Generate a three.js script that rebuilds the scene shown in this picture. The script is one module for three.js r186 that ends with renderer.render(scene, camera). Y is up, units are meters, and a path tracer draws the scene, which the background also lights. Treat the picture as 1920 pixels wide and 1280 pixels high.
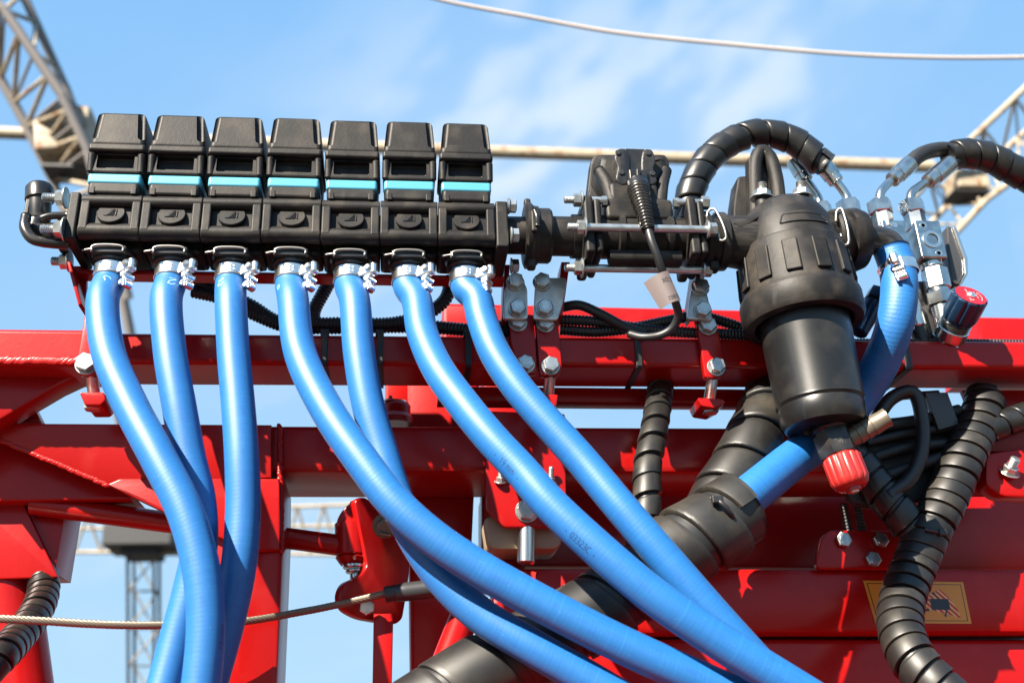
import * as THREE from 'three';
import { RoundedBoxGeometry } from 'three/addons/geometries/RoundedBoxGeometry.js';
import { mergeGeometries, mergeVertices, toCreasedNormals } from 'three/addons/utils/BufferGeometryUtils.js';
import { Brush, Evaluator, SUBTRACTION } from 'three-bvh-csg';

// ---------------------------------------------------------------- camera, sky, sun, exposure
const scene = new THREE.Scene();
const MM = 0.001;
const camera = new THREE.PerspectiveCamera(36.34, 1024 / 682, 0.05, 200);
{
  const pitch = 0.4115, yaw = 0.1124, roll = -0.0361;
  const f = new THREE.Vector3(Math.sin(yaw) * Math.cos(pitch), Math.sin(pitch), -Math.cos(yaw) * Math.cos(pitch));
  camera.position.set(0.09726, -0.45631, 0.78351);
  camera.lookAt(camera.position.clone().add(f));
  camera.rotateZ(roll);
}
camera.focus = 0.9;
camera.userData.fStop = 6.5;

const EXPOSURE = 4.0;
const SUN_DIR = new THREE.Vector3(-0.85, 1.0, 0.88).normalize();
const sun = new THREE.DirectionalLight(new THREE.Color(1.0, 0.9, 0.76), 5);
sun.position.copy(SUN_DIR).multiplyScalar(6);
sun.castShadow = true;
sun.shadow.mapSize.set(4096, 4096);
Object.assign(sun.shadow.camera, { left: -1.5, right: 1.5, top: 1.5, bottom: -1.5, near: 1, far: 14 });
scene.add(sun, sun.target);

// small seeded noise
let seed = 7;
const rnd = () => { seed = (seed * 1664525 + 1013904223) >>> 0; return seed / 4294967296; };
function hash3(x, y, z) { let h = Math.imul(x, 374761393) ^ Math.imul(y, 668265263) ^ Math.imul(z, 2147483647 ^ 0x5bd1e995); h = Math.imul(h ^ (h >>> 13), 1274126177); h ^= h >>> 16; return (h >>> 0) / 4294967296; }
function vnoise(x, y, z) {
  const xi = Math.floor(x), yi = Math.floor(y), zi = Math.floor(z), s = t => t * t * (3 - 2 * t);
  const u = s(x - xi), v = s(y - yi), w = s(z - zi), L = (a, b, t) => a + (b - a) * t;
  const g = (i, j, k) => hash3(xi + i, yi + j, zi + k);
  return L(L(L(g(0, 0, 0), g(1, 0, 0), u), L(g(0, 1, 0), g(1, 1, 0), u), v), L(L(g(0, 0, 1), g(1, 0, 1), u), L(g(0, 1, 1), g(1, 1, 1), u), v), w);
}
function fbm(x, y, z, o = 5) { let a = 0.5, s = 0; for (let i = 0; i < o; i++) { s += a * vnoise(x, y, z); x = x * 2.03 + 5.1; y = y * 2.03 + 1.7; z = z * 2.03 + 9.2; a *= 0.5; } return s; }

// sky: clear blue, paler toward the horizon, thin wisps of cloud
{
  const W = 1024, H = 512, d = new Float32Array(W * H * 4);
  for (let j = 0; j < H; j++) for (let i = 0; i < W; i++) {
    const el = (j + 0.5) / H * Math.PI - Math.PI / 2, az = ((i + 0.5) / W - 0.5) * 2 * Math.PI;
    const x = Math.cos(el) * Math.cos(az), y = Math.sin(el), z = Math.cos(el) * Math.sin(az);
    const t = Math.min(1, Math.max(0, y) / 0.72), k = Math.pow(t, 0.75);
    let c = [0.54 + (0.25 - 0.54) * k, 0.82 + (0.55 - 0.82) * k, 1.02 + (0.98 - 1.02) * k];
    if (y > 0.02) {
      const sa = Math.atan2(x, -z) * 57.3, se = el * 57.3, lx = sa * 0.94 + se * 0.34, ly = se * 0.94 - sa * 0.34;
      const warp = fbm(x * 5 + 3, y * 7, z * 5, 4) - 0.5;
      let n = 0.6 * fbm(lx / 8 + 40, ly / 2.4 + warp * 4 + 60, 7.7, 5) + 0.4 * fbm(lx / 3 + 9, ly / 1.1 + warp * 3 + 20, 3.1, 4);
      n = Math.min(1, Math.max(0, (n - 0.38) / 0.24)); n = n * n * (3 - 2 * n);
      const da = Math.atan2(x, -z) * 57.3, de = el * 57.3, pk = (a, e, wa, we, sl) => Math.exp(-(((da - a) / wa) ** 2) - (((de - e - sl * (da - a)) / we) ** 2));
      const bank = Math.min(1, 1.1 * pk(5, 33, 14, 9, 0.3) + 0.75 * pk(24, 36, 9, 5, 0.1) + 0.5 * pk(2, 13, 30, 6, 0) + 0.55 * Math.max(0, fbm(x * 2.2 + 4, y * 3, z * 2.2, 3) - 0.5) * (Math.abs(da) > 35 ? 2 : 0.4));
      n = bank * (0.24 + 0.62 * n);
      c = [c[0] + (0.8 - c[0]) * n, c[1] + (0.93 - c[1]) * n, c[2] + (1.04 - c[2]) * n];
    }
    if (y < 0) c = [0.10, 0.11, 0.12];
    const o = (j * W + i) * 4, e = 1 / EXPOSURE;
    d[o] = c[0] * e; d[o + 1] = c[1] * e; d[o + 2] = c[2] * e; d[o + 3] = 1;
  }
  const t = new THREE.DataTexture(d, W, H, THREE.RGBAFormat, THREE.FloatType);
  t.mapping = THREE.EquirectangularReflectionMapping; t.magFilter = THREE.LinearFilter; t.minFilter = THREE.LinearFilter; t.needsUpdate = true;
  scene.background = t; scene.environment = t;
}

const renderer = new THREE.WebGLRenderer({ antialias: true });
renderer.toneMapping = THREE.LinearToneMapping;
renderer.toneMappingExposure = EXPOSURE;
renderer.shadowMap.enabled = true;

// ---------------------------------------------------------------- textures and materials
function dataTex(W, H, fn, srgb) {
  const d = new Uint8Array(W * H * 4);
  for (let j = 0; j < H; j++) for (let i = 0; i < W; i++) { const c = fn(i, j); const o = (j * W + i) * 4; d[o] = c[0]; d[o + 1] = c[1]; d[o + 2] = c[2]; d[o + 3] = 255; }
  const t = new THREE.DataTexture(d, W, H); t.magFilter = THREE.LinearFilter; t.minFilter = THREE.LinearMipmapLinearFilter; t.generateMipmaps = true;
  t.wrapS = t.wrapT = THREE.RepeatWrapping; if (srgb) t.colorSpace = THREE.SRGBColorSpace; t.needsUpdate = true; return t;
}
const G = v => { const b = Math.max(0, Math.min(255, Math.round(v))); return [b, b, b]; };
// every surface made by the helpers below carries uv in metres; textures tile every 1/rep metres
const grain = dataTex(256, 256, (i, j) => G(128 + 90 * (hash3(i, j, 3) - 0.5) + 60 * (vnoise(i / 5, j / 5, 1) - 0.5)));
grain.repeat.set(12, 12);
// dusty black plastic: dark base, pale fine dust collected in cloudy patches, odd specks and scuffs
function dustTex(base, dust, amount, sd) {
  const sp = new Float32Array(512 * 512);
  let s = sd; const r = () => { s = (Math.imul(s, 1664525) + 1013904223) >>> 0; return s / 4294967296; };
  for (let k = 0; k < 260; k++) { const x = (r() * 512) | 0, y = (r() * 512) | 0, a = 0.25 + r() * 0.6, n = r() < 0.2 ? 2 : 1; for (let q = 0; q < n; q++) for (let w = 0; w < n; w++) sp[((y + q) & 511) * 512 + ((x + w) & 511)] = a; }
  for (let k = 0; k < 26; k++) { let x = r() * 512, y = r() * 512; const an = r() * 6.28, L = 6 + r() * 22, a = 0.15 + 0.3 * r(); for (let q = 0; q < L; q++) { sp[((y | 0) & 511) * 512 + ((x | 0) & 511)] = a; x += Math.cos(an); y += Math.sin(an); } }
  return dataTex(512, 512, (i, j) => {
    const P = (x, y, k) => { const u = i / 512, f = vnoise; const a = f(x, y, k), b = f(x - 512 / k, y, k); return a; };
    let m = fbm(i / 70, j / 70, sd, 5); m = Math.max(0, (m - 0.40)) * 2.4;
    const fine = hash3(i, j, sd) * 0.5 + 0.5;
    let k = Math.min(1, m * fine * amount + sp[j * 512 + i] * 0.7);
    return [0, 1, 2].map(q => Math.round(base[q] + (dust[q] - base[q]) * k));
  }, true);
}
const std = (o) => new THREE.MeshPhysicalMaterial(o);
const rgb = (r, g, b) => new THREE.Color().setRGB(r, g, b);
const dustA = dustTex([20, 19, 19], [82, 74, 64], 0.75, 5); dustA.repeat.set(9, 9);
const dustB = dustTex([20, 20, 20], [72, 66, 57], 0.6, 9); dustB.repeat.set(7, 7);
const mudTex = dustTex([21, 20, 19], [76, 70, 59], 0.85, 15); mudTex.repeat.set(6, 6);
const M = {};
M.plastic = std({ map: dustA, roughness: 0.52, bumpMap: grain, bumpScale: 0.00014, specularIntensity: 0.5 });
M.plasticSmooth = std({ map: dustA, roughness: 0.3 });
M.bowl = std({ map: dustB, roughness: 0.33, specularIntensity: 0.8, bumpMap: grain, bumpScale: 0.00003 });
M.rubber = std({ map: dustB, roughness: 0.5, bumpMap: grain, bumpScale: 0.0001 });
M.wrap = std({ map: dustB, roughness: 0.36 });
M.wrapDusty = std({ map: mudTex, roughness: 0.48 });
M.black = std({ color: rgb(0.012, 0.012, 0.013), roughness: 0.45 });
M.matte = std({ color: rgb(0.008, 0.008, 0.009), roughness: 0.6 });
M.corr = std({ color: rgb(0.010, 0.010, 0.011), roughness: 0.4 });
M.cyan = std({ color: rgb(0.055, 0.25, 0.345), roughness: 0.38 });
const paintMap = dataTex(1024, 1024, (i, j) => {
  const n = fbm(i / 180, j / 180, 21, 5), a = (n - 0.5) * 16, sp = hash3(i, j, 31) > 0.9988 ? 30 : 0;
  const streak = Math.max(0, fbm(i / 9, j / 220, 35, 3) - 0.6) * 60, dust = Math.max(0, fbm(i / 60, j / 60, 37, 5) - 0.56) * 150 * (0.5 + 0.5 * hash3(i, j, 38));
  const chip = vnoise(i / 3, j / 3, 44) > 0.965 && fbm(i / 40, j / 40, 45, 3) > 0.52 ? 1 : 0, d = sp + dust * 0.5 + streak * 0.4;
  return [Math.min(255, 139 + a + d * 0.3) * (1 - 0.45 * chip), 9 + a * 0.3 + d + chip * 18, 8 + a * 0.3 + d * 0.85 + chip * 16].map(v => Math.max(0, Math.round(v)));
}, true); paintMap.repeat.set(3, 3);
const orange = dataTex(256, 256, (i, j) => G(128 + 70 * (vnoise(i / 9, j / 9, 4) - 0.5) + 30 * (vnoise(i / 3, j / 3, 5) - 0.5))); orange.repeat.set(14, 14);
M.red = std({ map: paintMap, roughness: 0.32, clearcoat: 0.16, clearcoatRoughness: 0.2, specularIntensity: 0.4, bumpMap: orange, bumpScale: 0.00008 });
M.redCap = std({ color: rgb(0.30, 0.016, 0.013), roughness: 0.35 });
M.knobFace = null;
const zincMap = dataTex(256, 256, (i, j) => { const n = fbm(i / 24, j / 24, 41, 4), a = (n - 0.5) * 70; return [178 + a, 180 + a, 178 + a * 0.9].map(v => Math.max(0, Math.min(255, Math.round(v)))); }, true); zincMap.repeat.set(16, 16);
M.zinc = std({ map: zincMap, metalness: 0.9, roughness: 0.34, bumpMap: grain, bumpScale: 0.00005 });
M.galv = std({ map: zincMap, metalness: 0.85, roughness: 0.42 });
M.chrome = std({ color: rgb(0.74, 0.74, 0.73), metalness: 1, roughness: 0.28 });
M.steel = std({ color: rgb(0.62, 0.61, 0.58), metalness: 1, roughness: 0.26 });
M.fitting = std({ map: zincMap, metalness: 1, roughness: 0.24 });
M.brassy = std({ color: rgb(0.14, 0.12, 0.09), metalness: 0.5, roughness: 0.42 });
M.darkPlate = std({ color: rgb(0.03, 0.03, 0.032), roughness: 0.4 });
M.rope = std({ color: rgb(0.20, 0.17, 0.13), metalness: 0.75, roughness: 0.45 });
M.cream = std({ color: rgb(0.27, 0.22, 0.14), roughness: 0.5 });
M.knobBlue = std({ color: rgb(0.012, 0.035, 0.075), roughness: 0.25, metalness: 0.4 });
M.latticePaint = std({ map: dataTex(256, 256, (i, j) => { const n = fbm(i / 30, j / 30, 61, 5), ru = fbm(i / 14, j / 14, 71, 4) > 0.6 ? 1 : 0, a = (n - 0.5) * 40; return [146 + a - ru * 24, 135 + a - ru * 48, 116 + a - ru * 60].map(v => Math.max(0, Math.round(v))); }, true), roughness: 0.6 });
M.latticeGrey = std({ color: rgb(0.17, 0.155, 0.15), roughness: 0.6 });
M.darkSteel = std({ color: rgb(0.018, 0.018, 0.02), roughness: 0.6 });
M.clip = std({ color: rgb(0.26, 0.25, 0.23), metalness: 0.9, roughness: 0.42 });
M.ferrule = std({ color: rgb(0.06, 0.06, 0.065), metalness: 0.6, roughness: 0.38 });
M.wire = std({ color: rgb(0.44, 0.38, 0.35), roughness: 0.5 });
// braided blue hose skin: fine ribs round the hose and a faint diamond weave under the skin
const ribs = dataTex(256, 256, (i, j) => {
  const w = Math.sin((i / 256) * Math.PI * 2 * 8 + 1.2 * Math.sin(j / 256 * Math.PI * 2)) * 26;
  const d1 = Math.abs(((i + j) / 16) % 1 - 0.5), d2 = Math.abs(((i - j + 2560) / 16) % 1 - 0.5);
  return G(128 + w + (d1 + d2 - 0.5) * 60 + (vnoise(i / 7, j / 7, 80) - 0.5) * 70 + (hash3(i, j, 81) - 0.5) * 30);
});
M.hoseBump = ribs;
function hoseMaterial(text, opt = {}) {
  const W = 2048, H = 256, cv = document.createElement('canvas'); cv.width = W; cv.height = H;
  const c = cv.getContext('2d'); c.fillStyle = 'rgb(23,90,150)'; c.fillRect(0, 0, W, H);
  let s = opt.seed || 3; const r = () => { s = (Math.imul(s, 1664525) + 1013904223) >>> 0; return s / 4294967296; };
  for (let k = 0; k < 900; k++) { c.fillStyle = r() < 0.5 ? 'rgba(16,72,144,0.12)' : 'rgba(40,104,176,0.12)'; c.fillRect(r() * W, r() * H, 4 + r() * 50, 2 + r() * 8); }
  for (let x = 0; x < W; x += 13) { c.fillStyle = `rgba(${r() < 0.5 ? '70,140,205' : '14,66,136'},${0.02 + r() * 0.07})`; c.fillRect(x + r() * 4, 0, 3 + r() * 4, H); }
  for (let k = 0; k < 14; k++) { c.strokeStyle = `rgba(120,160,200,${0.1 + r() * 0.25})`; c.lineWidth = 1; const x = r() * W, y = r() * H; c.beginPath(); c.moveTo(x, y); c.lineTo(x + (r() - 0.5) * 60, y + (r() - 0.5) * 16); c.stroke(); }
  for (let k = 0; k < 160; k++) { c.fillStyle = `rgba(150,135,110,${0.15 + r() * 0.3})`; c.fillRect(r() * W, r() * H, 1 + r() * 3, 1 + r() * 2); }
  c.fillStyle = 'rgb(8,20,42)'; c.textBaseline = 'middle';
  for (const t of text || []) {
    c.save(); c.translate(t.x, t.y); if (t.flip) c.rotate(Math.PI); c.font = `${t.size || 21}px sans-serif`; if (t.color) c.fillStyle = t.color; c.fillText(t.t, 0, 0); c.restore(); c.fillStyle = 'rgb(8,20,42)';
  }
  for (const sc of opt.scrawl || []) { c.strokeStyle = 'rgba(205,225,245,0.85)'; c.lineWidth = 2; c.lineCap = 'round'; for (const st of sc) { c.beginPath(); st.forEach((p, i) => i ? c.lineTo(p[0], p[1]) : c.moveTo(p[0], p[1])); c.stroke(); } }
  const map = new THREE.CanvasTexture(cv); map.colorSpace = THREE.SRGBColorSpace; map.wrapS = map.wrapT = THREE.RepeatWrapping;
  map.repeat.set(1 / 0.52, 1);
  const b = ribs.clone(); b.repeat.set(1 / 0.026, 3); b.needsUpdate = true;
  return std({ map, bumpMap: b, bumpScale: 0.00008, roughness: 0.5, sheen: 0.15, sheenRoughness: 0.5, sheenColor: rgb(0.5, 0.7, 1) });
}

// ---------------------------------------------------------------- helpers (coordinates in millimetres)
const V = a => new THREE.Vector3(a[0], a[1], a[2]);
const used = new Map();
function numbered(n) { const k = used.get(n) || 0; used.set(n, k + 1); return k ? `${n}_${String(k).padStart(3, '0')}` : n; }
function worldPos(o) { const p = new THREE.Vector3(); for (; o && o !== scene; o = o.parent) p.add(o.position); return p; }
function tag(o, label, category, group, kind) { Object.assign(o.userData, { label, category }); if (group) o.userData.group = group; if (kind) o.userData.kind = kind; return o; }
function thing(name, label, category, base, group) {
  const o = new THREE.Group(); o.name = numbered(name); o.position.set(base[0] * MM, base[1] * MM, base[2] * MM); scene.add(o);
  return tag(o, label, category, group);
}
function metreUV(g) {   // box-projected uv in metres for geometry whose own uv is not in metres
  const p = g.attributes.position, n = g.attributes.normal, uv = new Float32Array(p.count * 2);
  for (let i = 0; i < p.count; i++) {
    const ax = Math.abs(n.getX(i)), ay = Math.abs(n.getY(i)), az = Math.abs(n.getZ(i)); let a, b;
    if (az >= ax && az >= ay) { a = p.getX(i); b = p.getY(i); } else if (ax >= ay) { a = p.getZ(i); b = p.getY(i); } else { a = p.getX(i); b = p.getZ(i); }
    uv[i * 2] = a * MM + 0.37; uv[i * 2 + 1] = b * MM + 0.21;
  }
  g.setAttribute('uv', new THREE.BufferAttribute(uv, 2)); return g;
}
function clean(g, keepUV) {
  if (g.index) g = g.toNonIndexed();
  for (const k of Object.keys(g.attributes)) if (!['position', 'normal', 'uv'].includes(k)) g.deleteAttribute(k);
  if (!keepUV || !g.attributes.uv) metreUV(g);
  return g;
}
function part(parent, name, geos, mat, label) {
  if (!Array.isArray(geos)) geos = [geos];
  geos = geos.map(g => clean(g, g.userData.uvMetres));
  const g = geos.length > 1 ? mergeGeometries(geos) : geos[0].clone();
  g.scale(MM, MM, MM);
  const m = new THREE.Mesh(g, mat); m.name = name; m.castShadow = m.receiveShadow = true;
  parent.add(m);
  const w = worldPos(parent); g.translate(-w.x, -w.y, -w.z);
  if (label) m.userData.label = label;
  return m;
}
function single(name, geos, mat, label, category, base, group) {   // a thing that is one mesh
  const m = part(scene, numbered(name), geos, mat);
  m.geometry.translate(-base[0] * MM, -base[1] * MM, -base[2] * MM); m.position.set(base[0] * MM, base[1] * MM, base[2] * MM);
  return tag(m, label, category, group);
}
const rbox = (x, y, z, w, h, d, r = 1.5, seg = 2) => new RoundedBoxGeometry(w, h, d, seg, Math.min(r, w / 2.01, h / 2.01, d / 2.01)).translate(x, y, z);
const orient = (g, A, B) => { const a = V(A), b = V(B), d = b.clone().sub(a).normalize(); g.applyQuaternion(new THREE.Quaternion().setFromUnitVectors(new THREE.Vector3(0, 1, 0), d)); return g.translate(a.x, a.y, a.z); };
function cyl(A, B, r1, r2 = r1, seg = 32, ch = 0) {   // capped, optionally chamfered cylinder from A to B
  const L = V(A).distanceTo(V(B)); ch = Math.min(ch, L / 2.2, r1 * 0.6, r2 * 0.6);
  const pts = ch > 0 ? [[0.001, 0], [r1 - ch, 0], [r1, ch], [r2, L - ch], [r2 - ch, L], [0.001, L]] : [[0.001, 0], [r1, 0], [r2, L], [0.001, L]];
  return orient(lathe(pts, seg), A, B);
}
function lathe(pts, seg = 40, crease = 0.6) { return toCreasedNormals(new THREE.LatheGeometry(pts.map(p => new THREE.Vector2(p[0], p[1])), seg), crease); }
function latheOn(pts, A, dir, seg = 48, crease = 0.6) { return orient(lathe(pts, seg, crease), A, [A[0] + dir[0], A[1] + dir[1], A[2] + dir[2]]); }
function hex(A, B, af, ch = 0.8, spin = 0) {   // hexagonal prism with chamfered ends
  const R = af / Math.sqrt(3), L = V(A).distanceTo(V(B));
  const g = new THREE.LatheGeometry([[0.001, 0], [R - ch, 0], [R, ch * 0.6], [R, L - ch * 0.6], [R - ch, L], [0.001, L]].map(p => new THREE.Vector2(p[0], p[1])), 6);
  g.rotateY(spin); return orient(toCreasedNormals(g, 0.3), A, B);
}
function thread(A, B, r, pitch = 1.4) {
  const L = V(A).distanceTo(V(B)), n = Math.max(2, Math.round(L / pitch)), pts = [[0.001, 0]];
  for (let i = 0; i < n; i++) { pts.push([r * 0.86, i * L / n], [r, (i + 0.5) * L / n]); } pts.push([r * 0.86, L], [r * 0.6, L + 0.6], [0.001, L + 0.6]);
  return orient(lathe(pts, 20, 0.4), A, B);
}
const add = (A, d, k) => [A[0] + d[0] * k, A[1] + d[1] * k, A[2] + d[2] * k];
const norm = d => { const l = Math.hypot(...d); return d.map(v => v / l); };
function boltHead(A, dir, af, h, washer = true, spin = 0.3) {   // hexagon head with washer seated at A, facing dir
  const d = norm(dir), gs = [];
  let z = 0; if (washer) { gs.push(cyl(A, add(A, d, 1.6), af * 0.66, af * 0.66, 28, 0.4)); z = 1.6; }
  gs.push(hex(add(A, d, z), add(A, d, z + h), af, 1, spin));
  gs.push(cyl(add(A, d, z + h), add(A, d, z + h + 0.25), af * 0.36, af * 0.34, 24));
  return gs;
}
function nutStud(A, dir, af, h, stud, r) { const d = norm(dir); return [cyl(A, add(A, d, 1.4), af * 0.8, af * 0.8, 28, 0.3), hex(add(A, d, 1.4), add(A, d, h + 1.4), af, 0.9, 0.2), thread(add(A, d, h + 1.4), add(A, d, h + 1.4 + stud), r)]; }
function slab(pts, z0, z1, bevel = 1) {   // polygon in the x-y plane given real thickness from z0 to z1
  const s = new THREE.Shape(pts.map(p => new THREE.Vector2(p[0], p[1]))); const t = Math.abs(z1 - z0), b = Math.min(bevel, t * 0.3);
  const g = new THREE.ExtrudeGeometry(s, { depth: t - 2 * b, bevelEnabled: b > 0, bevelThickness: b, bevelSize: b, bevelOffset: -b, bevelSegments: 2, curveSegments: 8 });
  return toCreasedNormals(g.translate(0, 0, Math.min(z0, z1) + b), 0.5);
}
function roundPoly(pts, r) {   // rounds the corners of a polygon
  const out = [];
  for (let i = 0; i < pts.length; i++) {
    const P = pts[(i + pts.length - 1) % pts.length], C = pts[i], N = pts[(i + 1) % pts.length];
    const a = Math.hypot(P[0] - C[0], P[1] - C[1]), b = Math.hypot(N[0] - C[0], N[1] - C[1]), k = Math.min(r, a * 0.45, b * 0.45);
    const A = [C[0] + (P[0] - C[0]) / a * k, C[1] + (P[1] - C[1]) / a * k], B = [C[0] + (N[0] - C[0]) / b * k, C[1] + (N[1] - C[1]) / b * k];
    for (let q = 0; q <= 4; q++) { const t = q / 4; out.push([(1 - t) ** 2 * A[0] + 2 * t * (1 - t) * C[0] + t * t * B[0], (1 - t) ** 2 * A[1] + 2 * t * (1 - t) * C[1] + t * t * B[1]]); }
  }
  return out;
}
function frames(path, step) {   // points, parallel-transport frames along a smooth curve
  const curve = new THREE.CatmullRomCurve3(path.map(V), false, 'centripetal'), L = curve.getLength(), n = Math.max(4, Math.ceil(L / step));
  const P = curve.getSpacedPoints(n), T = P.map((_, i) => P[Math.min(n, i + 1)].clone().sub(P[Math.max(0, i - 1)]).normalize());
  let N = new THREE.Vector3(0, 0, 1); N.addScaledVector(T[0], -N.dot(T[0])); if (N.length() < 0.1) N.set(1, 0, 0).addScaledVector(T[0], -T[0].x); N.normalize();
  const Ns = [], Bs = [];
  for (let i = 0; i <= n; i++) { N = N.clone().addScaledVector(T[i], -N.dot(T[i])).normalize(); Ns.push(N); Bs.push(new THREE.Vector3().crossVectors(T[i], N)); }
  return { P, T, N: Ns, B: Bs, n, L };
}
function sweep(path, radius, seg = 24, step = 4, caps = true) {   // round tube; radius may be a function of the distance along it
  const F = frames(path, step), pos = [], uv = [], idx = [], R = typeof radius === 'function' ? radius : () => radius;
  for (let i = 0; i <= F.n; i++) for (let j = 0; j <= seg; j++) {
    const th = j / seg * 2 * Math.PI, r = R(i / F.n * F.L, F.L), c = Math.cos(th) * r, s = Math.sin(th) * r;
    pos.push(F.P[i].x + F.N[i].x * c + F.B[i].x * s, F.P[i].y + F.N[i].y * c + F.B[i].y * s, F.P[i].z + F.N[i].z * c + F.B[i].z * s);
    uv.push(i / F.n * F.L * MM, 1 - j / seg);
  }
  for (let i = 0; i < F.n; i++) for (let j = 0; j < seg; j++) { const a = i * (seg + 1) + j, b = a + seg + 1; idx.push(a, b, a + 1, b, b + 1, a + 1); }
  if (caps) for (const e of [0, F.n]) {
    const c0 = pos.length / 3; pos.push(F.P[e].x, F.P[e].y, F.P[e].z); uv.push(0, 0);
    for (let j = 0; j < seg; j++) { const a = e * (seg + 1) + j; e ? idx.push(c0, a, a + 1) : idx.push(c0, a + 1, a); }
  }
  const g = new THREE.BufferGeometry(); g.setAttribute('position', new THREE.Float32BufferAttribute(pos, 3)); g.setAttribute('uv', new THREE.Float32BufferAttribute(uv, 2)); g.setIndex(idx);
  g.computeVertexNormals(); { const nn = g.attributes.normal; for (let i = 0; i <= F.n; i++) { const a = i * (seg + 1), b = a + seg; const x = nn.getX(a) + nn.getX(b), y = nn.getY(a) + nn.getY(b), z = nn.getZ(a) + nn.getZ(b), l = Math.hypot(x, y, z) || 1; nn.setXYZ(a, x / l, y / l, z / l); nn.setXYZ(b, x / l, y / l, z / l); } }
  g.userData.uvMetres = true; return g;
}
function spiral(path, r, pitch, cover = 0.94, thick = 2.2, lean = 1.2) {   // spiral guard: a flat strip wound round a hose, each turn lapping the last
  const F = frames(path, 2), seg = 28, turns = F.L / pitch, n = Math.round(turns * seg), pos = [], uv = [], idx = [];
  const prof = [[0, -thick], [0, -0.5], [0.03, 0.1], [0.12, 0.35 * lean], [0.5, 0.5 * lean], [0.88, 0.9 * lean], [0.97, 0.75 * lean], [1, 0.1], [1, -thick]];
  const at = s => { const t = Math.min(F.n - 1e-4, Math.max(0, s / F.L * F.n)), i = Math.floor(t), k = t - i; return [F.P[i].clone().lerp(F.P[i + 1], k), F.N[i].clone().lerp(F.N[i + 1], k).normalize(), F.B[i].clone().lerp(F.B[i + 1], k).normalize()]; };
  for (let i = 0; i <= n; i++) {
    const th = i / seg * 2 * Math.PI;
    for (const [u, h] of prof) {
      const tn = i / seg, s = tn * pitch + (vnoise(tn * 0.7 + r, r * 1.3, 3) - 0.5) * pitch * 0.3 + (u - 0.5) * pitch * cover * (0.9 + 0.12 * vnoise(tn * 1.1, r, 9)), [P, N, B] = at(s), rr = r + h, c = Math.cos(th) * rr, q = Math.sin(th) * rr;
      pos.push(P.x + N.x * c + B.x * q, P.y + N.y * c + B.y * q, P.z + N.z * c + B.z * q); uv.push(s * MM, th / 6.2832 * r * 6.28 * MM);
    }
  }
  const m = prof.length; for (let i = 0; i < n; i++) for (let j = 0; j < m - 1; j++) { const a = i * m + j, b = a + m; idx.push(a, a + 1, b, b, a + 1, b + 1); }
  const g = new THREE.BufferGeometry(); g.setAttribute('position', new THREE.Float32BufferAttribute(pos, 3)); g.setAttribute('uv', new THREE.Float32BufferAttribute(uv, 2)); g.setIndex(idx); g.computeVertexNormals(); g.userData.uvMetres = true;
  const out = toCreasedNormals(g, 0.9); out.userData.uvMetres = true; return out;
}
const corrugated = (r, pitch = 3.2, depth = 1.1) => s => r - depth * (0.5 + 0.5 * Math.cos(s / pitch * 2 * Math.PI)) ** 2;

// ---------------------------------------------------------------- setting
{
  const t = dataTex(256, 256, (i, j) => { const n = fbm(i / 26, j / 26, 91, 5), a = (n - 0.5) * 60 + (hash3(i, j, 92) - 0.5) * 30; return [58 + a * 0.6, 55 + a * 0.6, 51 + a * 0.6].map(v => Math.max(0, Math.round(v))); }, true); t.repeat.set(1, 1);
  const g = new THREE.PlaneGeometry(160, 160, 1, 1).rotateX(-Math.PI / 2); const u = g.attributes.uv; for (let i = 0; i < u.count; i++) u.setXY(i, u.getX(i) * 160, u.getY(i) * 160);
  const m = new THREE.Mesh(g, std({ map: t, roughness: 0.95 })); m.name = 'ground'; m.position.set(0, -2.3, 0); m.receiveShadow = true; m.userData.kind = 'structure'; scene.add(m);
}

// ---------------------------------------------------------------- welded red frame
const frame = thing('red_frame', 'welded red steel frame of rectangular tubes behind the blue hoses', 'frame', [100, -230, -70]);
const FZ = -75;
// upper tube
part(frame, 'upper_tube', rbox(330, -88, FZ - 28, 980, 29, 56, 5, 4), M.red);
// left arm of the upper tube: wider, underside falling away to the left
part(frame, 'upper_arm', rbox(-250, -89.5, -99.5, 170, 34, 57, 5, 4), M.red);
part(frame, 'arm_gusset', slab([[-296, -93.5], [-183.3, -95.7], [-186.7, -104.4], [-205.6, -115], [-247.8, -145.2], [-282.6, -170.5]], -100, -127, 2), M.red);
{ // weld seam along the arm
  const g = []; const A = [-262.1, -102.3, -71], B = [-180, -102.6, -71]; const n = 34;
  for (let i = 0; i < n; i++) { const t = i / n; g.push(new THREE.SphereGeometry(3.2, 10, 8).scale(1.9, 0.85, 0.4).rotateZ(0.5).translate(A[0] + (B[0] - A[0]) * t + (hash3(i, 1, 1) - 0.5) * 2, A[1] + (B[1] - A[1]) * t + (hash3(i, 2, 1) - 0.5) * 1.2, A[2] - 0.4)); }
  part(frame, 'weld_seam', g, M.red);
}
// lower tube
part(frame, 'lower_tube', slab([[-55.2, -139.9], [69.5, -140.4], [740.8, -143.2], [728.9, -188.7], [70.4, -184.5], [-52, -183.5]], -130, -222, 5), M.red);
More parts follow.
